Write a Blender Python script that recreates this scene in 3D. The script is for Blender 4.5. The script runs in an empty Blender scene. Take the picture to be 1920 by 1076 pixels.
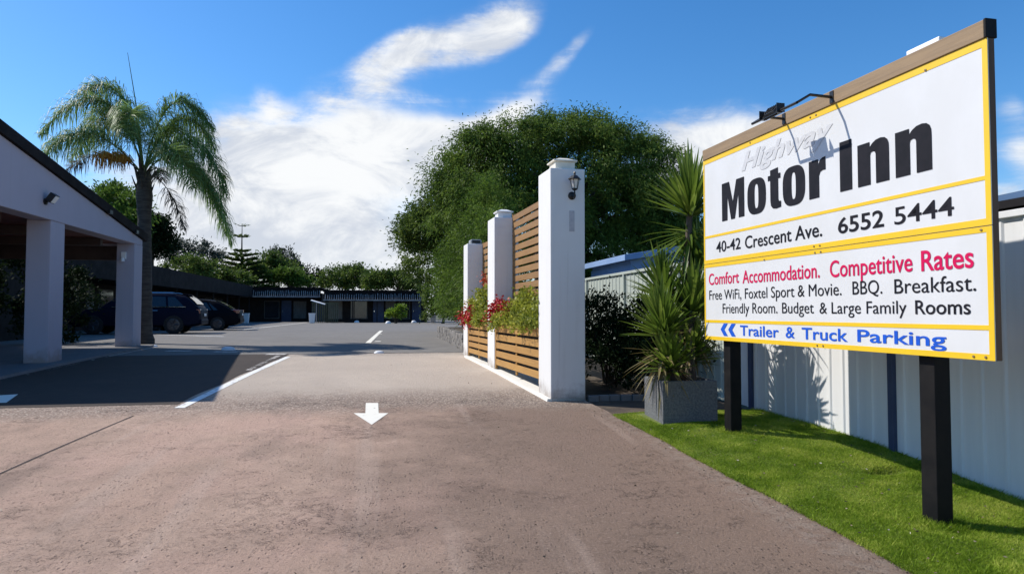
import bpy, bmesh, math, random
import numpy as np
from mathutils import Matrix, Vector
from mathutils.geometry import tessellate_polygon

R = math.radians
SC = bpy.context.scene
COL = SC.collection
rng = np.random.default_rng(7)
random.seed(7)

# ------------------------------------------------------------------ camera
CAMZ = 1.6
PITCH, YAW, FPX = R(2.137), R(10.666), 1300.0
cam = bpy.data.cameras.new('camera')
cam.lens = 36.0 * FPX / 1920.0
cam.sensor_width = 36.0
cam.clip_start, cam.clip_end = 0.05, 3000
co = bpy.data.objects.new('camera', cam)
COL.objects.link(co)
co.location = (0, 0, CAMZ)
co.rotation_euler = (R(90) + PITCH, 0, -YAW)
SC.camera = co

# ------------------------------------------------------------------ light
SUN_EL = R(44)
LH = Vector((0.876, -0.482, 0)).normalized()              # where the sunlight travels, on the ground
LDIR = Vector((LH.x * math.cos(SUN_EL), LH.y * math.cos(SUN_EL), -math.sin(SUN_EL)))
sun = bpy.data.lights.new('sun', 'SUN')
sun.energy = 5.0
sun.angle = R(0.53)
sun.color = (1.0, 0.95, 0.87)
so = bpy.data.objects.new('sun', sun)
COL.objects.link(so)
so.location = (-20, 12, 30)
so.rotation_euler = LDIR.to_track_quat('-Z', 'Y').to_euler()

SC.view_settings.view_transform = 'Standard'
SC.view_settings.look = 'None'
SC.view_settings.exposure = 0.10
SC.view_settings.gamma = 1.0
SC.render.engine = 'CYCLES'
SC.cycles.max_bounces = 6
SC.cycles.diffuse_bounces = 3
SC.cycles.transparent_max_bounces = 8
SC.cycles.use_denoising = True

world = bpy.data.worlds.new('World')
SC.world = world
world.use_nodes = True
wt = world.node_tree
wt.nodes.clear()


class NG:
    """small helper to write node graphs"""
    def __init__(s, nt):
        s.nt = nt
    def n(s, kind, **kw):
        nd = s.nt.nodes.new(kind)
        for k, v in kw.items():
            setattr(nd, k, v)
        return nd
    def put(s, sock, v):
        if v is None:
            return
        if hasattr(v, 'is_output'):
            s.nt.links.new(v, sock)
        else:
            if isinstance(v, (tuple, list)) and len(v) == 3 and sock.type == 'RGBA':
                v = (*v, 1)
            sock.default_value = v
    def math(s, op, a, b=None, c=None, clamp=False):
        nd = s.n('ShaderNodeMath', operation=op, use_clamp=clamp)
        s.put(nd.inputs[0], a); s.put(nd.inputs[1], b); s.put(nd.inputs[2], c)
        return nd.outputs[0]
    def vmath(s, op, a, b=None):
        nd = s.n('ShaderNodeVectorMath', operation=op)
        s.put(nd.inputs[0], a); s.put(nd.inputs[1], b)
        return nd.outputs[0]
    def noise(s, vec, scale, detail=4, rough=0.55, dist=0.0):
        nd = s.n('ShaderNodeTexNoise')
        s.put(nd.inputs['Vector'], vec)
        nd.inputs['Scale'].default_value = scale
        nd.inputs['Detail'].default_value = detail
        nd.inputs['Roughness'].default_value = rough
        nd.inputs['Distortion'].default_value = dist
        return nd.outputs[0]
    def mapr(s, v, a, b, c=0.0, d=1.0, smooth=True):
        nd = s.n('ShaderNodeMapRange')
        nd.interpolation_type = 'SMOOTHSTEP' if smooth else 'LINEAR'
        s.put(nd.inputs[0], v)
        for i, x in enumerate((a, b, c, d)):
            s.put(nd.inputs[1 + i], x)
        return nd.outputs[0]
    def mix(s, f, a, b, blend='MIX'):
        nd = s.n('ShaderNodeMix', data_type='RGBA', blend_type=blend)
        s.put(nd.inputs[0], f); s.put(nd.inputs[6], a); s.put(nd.inputs[7], b)
        return nd.outputs[2]
    def ramp(s, f, stops):
        nd = s.n('ShaderNodeValToRGB')
        e = nd.color_ramp.elements
        while len(e) < len(stops):
            e.new(0.5)
        for i, (p, c) in enumerate(stops):
            e[i].position = p; e[i].color = (*c, 1)
        s.put(nd.inputs[0], f)
        return nd.outputs[0]
    def mapping(s, vec, scale=(1, 1, 1), rot=(0, 0, 0), loc=(0, 0, 0)):
        nd = s.n('ShaderNodeMapping')
        s.put(nd.inputs[0], vec)
        nd.inputs['Location'].default_value = loc
        nd.inputs['Rotation'].default_value = rot
        nd.inputs['Scale'].default_value = scale
        return nd.outputs[0]


def build_world():
    g = NG(wt)
    sky = g.n('ShaderNodeTexSky', sky_type='NISHITA')
    sky.sun_disc = False
    sky.sun_elevation = SUN_EL
    sky.sun_rotation = R(360) - math.atan2(LH.x, -LH.y)
    sky.air_density, sky.dust_density, sky.ozone_density = 1.0, 0.35, 6.0
    hs = g.n('ShaderNodeHueSaturation')
    hs.inputs['Saturation'].default_value = 1.22
    hs.inputs['Value'].default_value = 1.95
    g.put(hs.inputs['Color'], sky.outputs[0])
    tc = g.n('ShaderNodeTexCoord')
    sep = g.n('ShaderNodeSeparateXYZ')
    d = g.vmath('NORMALIZE', tc.outputs['Generated'])
    g.put(sep.inputs[0], d)
    x, y, z = sep.outputs
    az = g.math('DEGREES', g.math('ARCTAN2', x, y))
    el = g.math('DEGREES', g.math('ARCSINE', z))
    # cloud layer coordinates: (azimuth, elevation), broken up by noise of the direction
    n1 = g.noise(d, 4.0, 8, 0.62)
    n2 = g.noise(g.mapping(d, (1, 1, 1.6), (0, 0, 0), (3.1, 1.7, 0.4)), 11.0, 8, 0.66, 0.5)
    cv = g.n('ShaderNodeCombineXYZ'); g.put(cv.inputs[0], az); g.put(cv.inputs[1], el)
    n3 = g.noise(g.mapping(cv.outputs[0], (.045, .26, 1), (0, 0, R(-28))), 1.0, 7, 0.62, 0.35)
    nn = g.math('ADD', g.math('MULTIPLY', g.math('SUBTRACT', n1, 0.5), 1.5),
                g.math('ADD', g.math('MULTIPLY', g.math('SUBTRACT', n2, 0.5), 0.8), g.math('MULTIPLY', g.math('SUBTRACT', n3, 0.5), 1.1)))
    wp = g.n('ShaderNodeTexNoise'); wp.inputs['Scale'].default_value = 5.5; wp.inputs['Detail'].default_value = 5; wp.inputs['Roughness'].default_value = 0.5
    g.put(wp.inputs['Vector'], d)
    ws = g.n('ShaderNodeSeparateColor'); g.put(ws.inputs[0], wp.outputs['Color'])
    az = g.math('ADD', az, g.math('MULTIPLY', g.math('SUBTRACT', ws.outputs[0], 0.5), 5.5))
    el0 = el
    el = g.math('ADD', el, g.math('MULTIPLY', g.math('SUBTRACT', ws.outputs[1], 0.5), 4.0))
    field = None
    def blob(a0, e0, ra, re, rot, amp):
        nonlocal field
        c, s_ = math.cos(R(rot)), math.sin(R(rot))
        da, de = g.math('SUBTRACT', az, a0), g.math('SUBTRACT', el, e0)
        u = g.math('DIVIDE', g.math('ADD', g.math('MULTIPLY', da, c), g.math('MULTIPLY', de, s_)), ra)
        v = g.math('DIVIDE', g.math('SUBTRACT', g.math('MULTIPLY', de, c), g.math('MULTIPLY', da, s_)), re)
        r2 = g.math('ADD', g.math('MULTIPLY', u, u), g.math('MULTIPLY', v, v))
        b = g.math('MULTIPLY', g.math('POWER', 2.718, g.math('MULTIPLY', r2, -1.0)), amp)
        field = b if field is None else g.math('ADD', field, b)
    for b in CLOUDS:
        blob(*b)
    dens = g.math('ADD', field, g.math('MULTIPLY', nn, g.mapr(field, 0.05, 0.45, 0.12, 0.62)))
    cover = g.mapr(dens, 0.14, 0.86)
    thin = g.mapr(field, 0.6, 1.25)
    wisp = g.mapr(g.math('ADD', g.math('MULTIPLY', n3, 0.65), g.math('MULTIPLY', n2, 0.35)), 0.40, 0.58, 0.16, 1.0)
    cover = g.math('MULTIPLY', cover, g.math('ADD', g.math('MULTIPLY', wisp, g.math('SUBTRACT', 1.0, thin)), thin))
    lit = g.mapr(g.noise(g.mapping(d, (1, 1, 2.2), (0, 0, 0), (0.03, -0.02, 0.05)), 6.5, 8, 0.64, 0.6), 0.36, 0.60)
    body = g.mix(lit, (7.4, 8.0, 9.1), (11.2, 11.4, 11.6))
    sky_c = hs.outputs[0]
    col = g.mix(cover, sky_c, body)
    # bright hazy air close to the horizon
    col = g.mix(g.mapr(el0, 0.0, 9.0, 0.42, 0.0), col, (8.2, 8.9, 9.8))
    bg = g.n('ShaderNodeBackground')
    g.put(bg.inputs[0], col)
    bg.inputs[1].default_value = 0.08
    out = g.n('ShaderNodeOutputWorld')
    g.put(out.inputs[0], bg.outputs[0])


def azel(px, py):
    d = ray(px, py)
    return math.degrees(math.atan2(d.x, d.y)), math.degrees(math.asin(d.normalized().z))


_F = Vector((math.sin(YAW) * math.cos(PITCH), math.cos(YAW) * math.cos(PITCH), math.sin(PITCH)))
_Rt = Vector((math.cos(YAW), -math.sin(YAW), 0))
_U = _Rt.cross(_F)


def ray(px, py):
    return _F * FPX + _Rt * (px - 960) + _U * (538 - py)


def cl(px, py, w, h, rot, amp):
    a, e = azel(px, py)
    k = 0.0425
    return (a, e, w * k, h * k, rot, amp)


CLOUDS = [cl(640, 400, 230, 150, 0, 1.05), cl(760, 265, 160, 62, 5, 0.9), cl(470, 400, 120, 90, 15, 0.8), cl(540, 300, 120, 60, 25, 0.55),
          cl(900, 260, 130, 56, 18, 0.95), cl(560, 540, 450, 100, 0, 0.95), cl(650, 225, 70, 26, 10, 0.42), cl(350, 460, 150, 70, 0, 0.8), cl(400, 360, 130, 90, 15, 0.55), cl(470, 260, 60, 40, 20, 0.3),
          cl(860, 66, 150, 40, 22, 0.95), cl(745, 112, 90, 34, 24, 0.55), cl(680, 160, 50, 40, 20, 0.30), cl(950, 40, 60, 40, 15, 0.5),
          cl(1070, 105, 74, 20, 34, 0.42), cl(955, 195, 80, 30, 30, 0.75), cl(600, 180, 30, 20, -40, 0.22),
          cl(1370, 250, 110, 46, 8, 0.85), cl(1250, 300, 130, 80, 0, 0.8), cl(1420, 310, 100, 50, 0, 0.5),
          cl(1925, 290, 50, 40, 10, 0.9), cl(1900, 368, 60, 16, 0, 0.7), cl(1910, 205, 24, 26, 30, 0.36),
          cl(120, 300, 170, 70, 0, 0.22), cl(515, 195, 22, 30, 20, 0.30),
          (75, 12, 16, 5, 0, 0.7)]
build_world()

# ------------------------------------------------------------------ terrain profile (the drive rises from the street to the car park)
GX = [-60, -6, 0, 4.4, 6.5, 8.5, 12, 16, 20, 30, 60, 700]
GZ = [-0.2, -0.1, 0, .27, .39, .46, .58, .68, .74, .77, .75, .75]


def gz(y):
    return float(np.mean(np.interp(y + np.linspace(-0.8, 0.8, 7), GX, GZ)))


def gza(y):
    y = np.asarray(y, float)
    return sum(np.interp(y + o, GX, GZ) for o in np.linspace(-0.8, 0.8, 7)) / 7


def at(px, py, Y):
    d = ray(px, py)
    return Vector((0, 0, CAMZ)) + d * (Y / d.y)


def atx(px, py, X):
    d = ray(px, py)
    return Vector((0, 0, CAMZ)) + d * (X / d.x)


def ground_at(px, py):
    d = ray(px, py); d = d / d.y
    t = 0.5
    while t < 200:
        if CAMZ + d.z * t < gz(t):
            break
        t += 0.02
    return Vector((d.x * t, t, gz(t)))


# ------------------------------------------------------------------ materials
MATS = {}


def mat_base(name):
    m = bpy.data.materials.new(name)
    m.use_nodes = True
    nt = m.node_tree
    nt.nodes.clear()
    g = NG(nt)
    out = g.n('ShaderNodeOutputMaterial')
    p = g.n('ShaderNodeBsdfPrincipled')
    g.put(out.inputs[0], p.outputs[0])
    MATS[name] = m
    return m, g, p, out


def mat(name, c1, c2=None, scale=6.0, rough=0.6, metal=0.0, bump=0.0, bscale=None, detail=5, lo=0.35, hi=0.65,
        stretch=(1, 1, 1), spec=None, coat=0.0, emis=None):
    m, g, p, out = mat_base(name)
    tc = g.n('ShaderNodeTexCoord')
    v = g.mapping(tc.outputs['Object'], stretch)
    if c2 is None:
        c2 = tuple(c * 0.85 for c in c1)
    nz = g.noise(v, scale, detail, 0.6)
    g.put(p.inputs['Base Color'], g.mix(g.mapr(nz, lo, hi), c1, c2))
    g.put(p.inputs['Roughness'], g.mapr(nz, 0.2, 0.8, max(rough - 0.06, 0.02), min(rough + 0.06, 1.0)))
    p.inputs['Metallic'].default_value = metal
    if spec is not None:
        p.inputs['Specular IOR Level'].default_value = spec
    p.inputs['Coat Weight'].default_value = coat
    p.inputs['Coat Roughness'].default_value = 0.05
    if bump:
        b = g.n('ShaderNodeBump')
        b.inputs['Strength'].default_value = bump
        b.inputs['Distance'].default_value = 0.02
        g.put(b.inputs['Height'], g.noise(v, bscale or scale * 6, 6, 0.65))
        g.put(p.inputs['Normal'], b.outputs[0])
    if emis:
        g.put(p.inputs['Emission Color'], emis)
        p.inputs['Emission Strength'].default_value = 1.0
    return m


def leaf_mat(name, dark, mid, light, rough=0.5, trans=0.3, spec=0.4, ns=1.1):
    m, g, p, out = mat_base(name)
    geo = g.n('ShaderNodeNewGeometry')
    tc = g.n('ShaderNodeTexCoord')
    f = g.math('ADD', g.math('MULTIPLY', geo.outputs['Random Per Island'], 0.5),
               g.math('MULTIPLY', g.mapr(g.noise(tc.outputs['Object'], ns, 5, 0.6), 0.3, 0.7), 0.45))
    c = g.ramp(f, [(0.12, dark), (0.5, mid), (0.92, light)])
    g.put(p.inputs['Base Color'], c)
    p.inputs['Roughness'].default_value = rough
    p.inputs['Specular IOR Level'].default_value = spec
    tr = g.n('ShaderNodeBsdfTranslucent')
    g.put(tr.inputs[0], g.mix(0.6, c, (0.16, 0.26, 0.02), 'ADD') if False else c)
    mx = g.n('ShaderNodeMixShader')
    mx.inputs[0].default_value = trans
    g.put(mx.inputs[1], p.outputs[0]); g.put(mx.inputs[2], tr.outputs[0])
    g.put(out.inputs[0], mx.outputs[0])
    return m


def render_mat(name, c, stain=(0.45, 0.42, 0.38), amt=0.22, bump=0.12):
    """painted render: broad mottling, faint vertical weather streaks, fine sand texture"""
    m, g, p, out = mat_base(name)
    tc = g.n('ShaderNodeTexCoord')
    o = tc.outputs['Object']
    blot = g.mapr(g.noise(o, 1.7, 5, 0.6), 0.45, 0.75)
    streak = g.mapr(g.noise(g.mapping(o, (9, 9, 0.5)), 1.0, 5, 0.6), 0.5, 0.8)
    f = g.math('MULTIPLY', g.math('ADD', g.math('MULTIPLY', blot, 0.6), g.math('MULTIPLY', streak, 0.6)), amt)
    sz_ = g.n('ShaderNodeSeparateXYZ'); g.put(sz_.inputs[0], o)
    low = g.math('SUBTRACT', sz_.outputs[2], g.math('MULTIPLY', g.noise(o, 7, 6, 0.7), 0.55))
    splash = g.math('MULTIPLY', g.mapr(low, 0.05, -0.28), 0.75)
    drip = g.math('MULTIPLY', g.mapr(g.noise(g.mapping(o, (14, 14, .35)), 1.0, 6, 0.65), 0.56, 0.74), 0.28)
    cc = g.mix(g.math('MAXIMUM', f, drip), c, stain)
    g.put(p.inputs['Base Color'], g.mix(splash, cc, (.24, .19, .15)))
    p.inputs['Roughness'].default_value = 0.8
    b = g.n('ShaderNodeBump'); b.inputs['Strength'].default_value = bump; b.inputs['Distance'].default_value = 0.01
    g.put(b.inputs['Height'], g.noise(o, 90, 4, 0.7))
    g.put(p.inputs['Normal'], b.outputs[0])
    return m


def wood_mat(name, c1, c2, axis=1, rough=0.65):
    m, g, p, out = mat_base(name)
    tc = g.n('ShaderNodeTexCoord')
    st = [14, 14, 14]; st[axis] = 0.9
    nz = g.noise(g.mapping(tc.outputs['Object'], tuple(st)), 2.2, 6, 0.62, 0.4)
    geo = g.n('ShaderNodeNewGeometry')
    f = g.math('ADD', g.math('MULTIPLY', g.mapr(nz, 0.3, 0.7), 0.6), g.math('MULTIPLY', geo.outputs['Random Per Island'], 0.45))
    g.put(p.inputs['Base Color'], g.mix(f, c1, c2))
    p.inputs['Roughness'].default_value = rough
    b = g.n('ShaderNodeBump'); b.inputs['Strength'].default_value = 0.2; b.inputs['Distance'].default_value = 0.01
    g.put(b.inputs['Height'], nz); g.put(p.inputs['Normal'], b.outputs[0])
    return m


def pave_mat(name, c1, c2, c3, pit, fine=55.0, tracks=None, pits=0.5, bump=0.5, crack=0.0, fleck=None):
    """sealed concrete or asphalt: big patches, streaks along the drive, grit and small dark pits"""
    m, g, p, out = mat_base(name)
    tc = g.n('ShaderNodeTexCoord')
    o = tc.outputs['Object']
    big = g.mapr(g.noise(o, 0.55, 5, 0.6, 0.6), 0.36, 0.66)
    med = g.mapr(g.noise(g.mapping(o, (1.6, 1.0, 1), (0, 0, 0.3)), 2.1, 6, 0.68), 0.35, 0.7)
    c = g.mix(big, c1, c2)
    c = g.mix(g.math('MULTIPLY', med, 0.7), c, c3)
    if tracks:
        tr = g.noise(g.mapping(o, (3.2, 0.22, 1), (0, 0, R(-14)), (0.4, 0, 0)), 1.0, 5, 0.6)
        c = g.mix(g.math('MULTIPLY', g.mapr(tr, 0.55, 0.76), 0.5), c, tracks[0])
        c = g.mix(g.math('MULTIPLY', g.mapr(tr, 0.43, 0.22), 0.55), c, tracks[1])
    grit = g.noise(o, fine, 5, 0.75)
    c = g.mix(g.math('MULTIPLY', g.mapr(grit, 0.46, 0.30), pits), c, pit)
    c = g.mix(g.math('MULTIPLY', g.mapr(grit, 0.56, 0.72), 0.35), c, tuple(min(1, x * 1.5) for x in c1))
    vo = g.n('ShaderNodeTexVoronoi'); vo.feature = 'F1'; vo.inputs['Scale'].default_value = 26
    vo.inputs['Randomness'].default_value = 1.0
    g.put(vo.inputs['Vector'], g.mapping(o, (1, 1, 1), (0, 0, 0.5)))
    sparse = g.mapr(g.noise(o, 3.4, 4, 0.7), 0.50, 0.66)
    hole = g.math('MULTIPLY', g.mapr(vo.outputs['Distance'], 0.20, 0.09), sparse)
    c = g.mix(g.math('MULTIPLY', hole, pits), c, pit)
    if crack:
        ve = g.n('ShaderNodeTexVoronoi'); ve.feature = 'DISTANCE_TO_EDGE'; ve.inputs['Scale'].default_value = 22
        wv = g.vmath('ADD', o, g.vmath('SCALE', g.n('ShaderNodeTexNoise').outputs['Color']))
        wn = g.n('ShaderNodeTexNoise'); wn.inputs['Scale'].default_value = 9; wn.inputs['Detail'].default_value = 4
        g.put(wn.inputs['Vector'], o)
        sc = g.n('ShaderNodeVectorMath', operation='SCALE'); g.put(sc.inputs[0], wn.outputs['Color']); sc.inputs['Scale'].default_value = 0.12
        g.put(ve.inputs['Vector'], g.vmath('ADD', o, sc.outputs[0]))
        cr = g.math('MULTIPLY', g.mapr(ve.outputs['Distance'], 0.05, 0.0), g.mapr(g.noise(o, 1.3, 5, 0.7), 0.5, 0.68))
        c = g.mix(g.math('MULTIPLY', cr, crack), c, pit)
        hole = g.math('MAXIMUM', hole, cr)
    if fleck:
        vf = g.n('ShaderNodeTexVoronoi'); vf.inputs['Scale'].default_value = 60
        g.put(vf.inputs['Vector'], o)
        c = g.mix(g.math('MULTIPLY', g.mapr(vf.outputs['Color'], 0.55, 0.9), 0.6), c, fleck)
        c = g.mix(g.math('MULTIPLY', g.mapr(vf.outputs['Distance'], 0.35, 0.6), 0.5), c, pit)
    g.put(p.inputs['Base Color'], c)
    p.inputs['Roughness'].default_value = 0.88
    p.inputs['Specular IOR Level'].default_value = 0.25
    b = g.n('ShaderNodeBump'); b.inputs['Strength'].default_value = bump; b.inputs['Distance'].default_value = 0.012
    g.put(b.inputs['Height'], g.math('SUBTRACT', grit, g.math('MULTIPLY', hole, 0.6)))
    g.put(p.inputs['Normal'], b.outputs[0])
    return m


def worn_paint(name, c, under, wear=0.5):
    m, g, p, out = mat_base(name)
    tc = g.n('ShaderNodeTexCoord')
    nz = g.noise(tc.outputs['Object'], 9, 7, 0.72)
    g.put(p.inputs['Base Color'], g.mix(g.mapr(nz, wear, wear + 0.14), c, under))
    p.inputs['Roughness'].default_value = 0.7
    return m


M = MATS


def drive_mat():
    """one slab: pinkish coated concrete near the street, a rough pebbly strip, then pale buff concrete"""
    m, g, p, out = mat_base('drive_concrete')
    tc = g.n('ShaderNodeTexCoord')
    o = tc.outputs['Object']
    sp = g.n('ShaderNodeSeparateXYZ'); g.put(sp.inputs[0], o)
    x, y = sp.outputs[0], sp.outputs[1]
    wob = g.math('MULTIPLY', g.math('SUBTRACT', g.noise(o, 1.6, 7, 0.7), 0.5), 1.3)
    yy = g.math('ADD', y, wob)
    big = g.mapr(g.noise(o, 0.5, 6, 0.62, 0.8), 0.36, 0.64)
    med = g.mapr(g.noise(g.mapping(o, (1.5, .8, 1), (0, 0, 0.3)), 1.7, 7, 0.7), 0.36, 0.68)
    fine = g.noise(o, 58, 6, 0.82)
    mid = g.noise(o, 11, 6, 0.72)
    # pink coating, worn to grey-tan
    c = g.mix(big, (.57, .395, .295), (.51, .345, .255))
    c = g.mix(g.math('MULTIPLY', med, 0.7), c, (.395, .278, .208))
    pinkp = g.mapr(g.noise(g.mapping(o, (.8, 1, 1), (0, 0, 0), (5, 2, 0)), 0.8, 5, 0.6), 0.46, 0.66)
    c = g.mix(g.math('MULTIPLY', pinkp, 0.5), c, (.59, .385, .30))
    # dirt washed towards the verge, and the dark oil band in the middle of the lane
    dirt = g.mapr(g.math('ADD', x, g.math('MULTIPLY', g.math('SUBTRACT', g.noise(o, 1.1, 6, 0.66), 0.5), 3.4)), -1.2, 1.4)
    c = g.mix(g.math('MULTIPLY', dirt, 0.84), c, (.195, .136, .10))
    oil = g.mapr(g.noise(g.mapping(o, (1.3, .35, 1), (0, 0, R(-20)), (1.7, 0, 0)), 0.9, 6, 0.65), 0.52, 0.72)
    c = g.mix(g.math('MULTIPLY', oil, 0.55), c, (.20, .145, .115))
    tr = g.noise(g.mapping(o, (2.6, 0.16, 1), (0, 0, R(-17)), (0.4, 0, 0)), 1.0, 4, 0.55)
    c = g.mix(g.math('MULTIPLY', g.mapr(tr, 0.58, 0.68), 0.22), c, (.58, .45, .365))
    edge = g.mapr(x, 2.35, 2.62)
    c = g.mix(g.math('MULTIPLY', g.math('MULTIPLY', edge, g.mapr(mid, 0.4, 0.6)), 0.5), c, (.33, .27, .22))
    # buff concrete
    b_ = g.mix(big, (.54, .455, .37), (.49, .41, .335))
    b_ = g.mix(g.math('MULTIPLY', med, 0.55), b_, (.47, .395, .325))
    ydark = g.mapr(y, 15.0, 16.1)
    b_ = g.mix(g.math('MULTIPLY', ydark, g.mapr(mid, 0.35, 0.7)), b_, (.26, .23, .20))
    # pebbly strip
    vf = g.n('ShaderNodeTexVoronoi'); vf.inputs['Scale'].default_value = 42
    g.put(vf.inputs['Vector'], o)
    a_ = g.mix(g.mapr(vf.outputs['Color'], 0.2, 0.9), (.30, .235, .19), (.68, .575, .465))
    a_ = g.mix(g.mapr(vf.outputs['Distance'], 0.36, 0.7), a_, (.19, .15, .125))
    t1 = g.mapr(yy, 7.9, 8.9); t2 = g.mapr(yy, 8.9, 10.6)
    c = g.mix(g.math('MULTIPLY', t1, 0.7), c, a_)
    c = g.mix(t2, c, b_)
    # grit, pits and hairline cracks
    c = g.mix(g.math('MULTIPLY', g.mapr(fine, 0.47, 0.36), g.mapr(t2, 0, 1, 0.62, 0.3)), c, (.11, .08, .066))
    c = g.mix(g.math('MULTIPLY', g.mapr(fine, 0.55, 0.66), 0.38), c, (.62, .50, .42))
    vp = g.n('ShaderNodeTexVoronoi'); vp.inputs['Scale'].default_value = 30
    g.put(vp.inputs['Vector'], g.mapping(o, (1, .55, 1), (0, 0, .4)))
    pit = g.math('MULTIPLY', g.mapr(vp.outputs['Distance'], 0.26, 0.12), g.mapr(g.noise(o, 2.2, 6, 0.75), 0.38, 0.58))
    pit = g.math('MULTIPLY', pit, g.mapr(t2, 0, 1, 0.9, 0.1))
    c = g.mix(g.math('MULTIPLY', pit, 0.6), c, (.09, .065, .052))
    c = g.mix(g.math('MULTIPLY', g.mapr(mid, 0.42, 0.26), 0.35), c, (.15, .115, .10))
    wn = g.n('ShaderNodeTexNoise'); wn.inputs['Scale'].default_value = 7; wn.inputs['Detail'].default_value = 5
    g.put(wn.inputs['Vector'], o)
    sc = g.n('ShaderNodeVectorMath', operation='SCALE'); g.put(sc.inputs[0], wn.outputs['Color']); sc.inputs['Scale'].default_value = 0.22
    ve = g.n('ShaderNodeTexVoronoi'); ve.feature = 'DISTANCE_TO_EDGE'; ve.inputs['Scale'].default_value = 46
    g.put(ve.inputs['Vector'], g.vmath('ADD', o, sc.outputs[0]))
    cr = g.math('MULTIPLY', g.mapr(ve.outputs['Distance'], 0.10, 0.0), g.math('MULTIPLY', g.mapr(g.noise(o, 1.4, 7, 0.78), 0.48, 0.66), g.mapr(g.noise(o, 14, 4, 0.7), 0.42, 0.6)))
    cr = g.math('MULTIPLY', cr, g.mapr(t2, 0, 1, 0.95, 0.1))
    c = g.mix(g.math('MULTIPLY', cr, 0.9), c, (.055, .04, .035))
    g.put(p.inputs['Base Color'], c)
    p.inputs['Roughness'].default_value = 0.9
    p.inputs['Specular IOR Level'].default_value = 0.2
    b = g.n('ShaderNodeBump'); b.inputs['Strength'].default_value = 1.0; b.inputs['Distance'].default_value = 0.016
    h = g.math('SUBTRACT', g.math('ADD', fine, g.math('MULTIPLY', mid, 0.8)), g.math('MULTIPLY', g.math('ADD', cr, pit), 0.7))
    g.put(b.inputs['Height'], g.math('SUBTRACT', h, g.math('MULTIPLY', g.math('MULTIPLY', vf.outputs['Distance'], g.math('SUBTRACT', t1, t2)), 0.9)))
    g.put(p.inputs['Normal'], b.outputs[0])


drive_mat()
pave_mat('asphalt', (.205, .19, .172), (.178, .165, .15), (.15, .14, .128), (.05, .05, .055), pits=0.5, bump=0.35)
pave_mat('slab_grey', (.20, .19, .19), (.17, .165, .165), (.15, .145, .145), (.07, .07, .07), pits=0.4, bump=0.3)
mat('soil', (.05, .035, .025), (.10, .075, .05), 3, 0.95, bump=0.6)
mat('turf_soil', (.10, .145, .016), (.13, .15, .03), 8, 0.95, bump=0.5)
mat('field', (.06, .085, .03), (.09, .08, .045), 0.4, 0.95)
worn_paint('white_paint', (.76, .75, .71), (.36, .31, .27), 0.52)
worn_paint('arrow_paint', (.76, .72, .62), (.50, .41, .33), 0.57)
worn_paint('faded_paint', (.55, .52, .48), (.34, .30, .27), 0.44)
mat('joint_dark', (.03, .025, .022), (.09, .065, .055), 20, 0.95)
render_mat('white_render', (.73, .72, .70))
render_mat('kerb_cream', (.78, .75, .68), (.45, .40, .33), 0.35)
render_mat('carport_render', (.42, .395, .46), (.31, .29, .33), 0.25)
mat('cap_cream', (.80, .75, .62), (.72, .66, .54), 5, 0.6)
mat('cap_grey', (.30, .31, .33), (.22, .23, .24), 8, 0.5)
mat('plate_grey', (.42, .41, .43), (.50, .49, .50), 18, 0.6)
mat('black_metal', (.012, .012, .013), (.02, .02, .02), 10, 0.4, metal=0.2)
mat('black_post', (.007, .007, .008), (.012, .011, .011), 7, 0.6, bump=0.05, spec=0.15)
mat('charcoal', (.022, .019, .019), (.016, .014, .014), 2, 0.8, spec=0.08)
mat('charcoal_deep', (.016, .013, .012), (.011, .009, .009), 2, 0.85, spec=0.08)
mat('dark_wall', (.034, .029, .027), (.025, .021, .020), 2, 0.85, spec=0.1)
mat('beige_wall', (.16, .15, .13), (.12, .11, .10), 2, 0.8)
mat('red_timber', (.16, .035, .020), (.10, .022, .014), 3, 0.6, stretch=(1, 6, 1))
mat('brown_beam', (.05, .03, .026), (.035, .02, .018), 3, 0.6)
wood_mat('timber_tan', (.48, .265, .070), (.35, .18, .05), 1)
wood_mat('timber_brown', (.34, .185, .065), (.23, .12, .042), 1)
wood_mat('rail_brown', (.30, .20, .105), (.19, .125, .07), 0)
wood_mat('edge_brown', (.12, .06, .03), (.07, .04, .02), 2)
mat('sign_white', (.675, .675, .67), (.63, .63, .62), 2.2, 0.42, stretch=(1, 1, .6), detail=8)
mat('sign_yellow', (.80, .52, .018), (.77, .49, .015), 6, 0.45)
mat('ink_black', (.009, .009, .012), (.014, .013, .018), 8, 0.6, spec=0.15)
mat('ink_red', (.60, .006, .085), (.54, .005, .075), 8, 0.6, spec=0.15)
mat('ink_blue', (.012, .10, .55), (.012, .085, .50), 8, 0.6, spec=0.15)
mat('ink_faded', (.52, .52, .525), (.58, .58, .58), 22, 0.5)
mat('screw', (.32, .22, .10), (.20, .14, .08), 30, 0.5, metal=0.4)
mat('lamp_glass', (.62, .60, .55), (.70, .69, .64), 12, 0.2, spec=0.6)
mat('lamp_white', (.82, .82, .82), (.78, .78, .78), 6, 0.4)
mat('steel', (.42, .43, .45), (.34, .35, .37), 9, 0.35, metal=0.8)
mat('fence_green', (.46, .50, .44), (.40, .44, .39), 2, 0.5, stretch=(1, 4, .3))
mat('fence_white', (.72, .72, .715), (.67, .67, .665), 1.6, 0.5, stretch=(1, 4, .3))
mat('fence_blue', (.045, .065, .13), (.035, .05, .11), 3, 0.5)
mat('shed_blue', (.26, .38, .60), (.22, .33, .54), 2, 0.5)
mat('roof_blue', (.075, .11, .16), (.06, .09, .13), 1, 0.5)
mat('bark', (.10, .075, .055), (.055, .042, .032), 5, 0.9, bump=0.6, stretch=(3, 3, .8))
mat('palm_bark', (.075, .066, .056), (.040, .034, .030), 4, 0.9, bump=0.5, stretch=(1, 1, 6))
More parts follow.
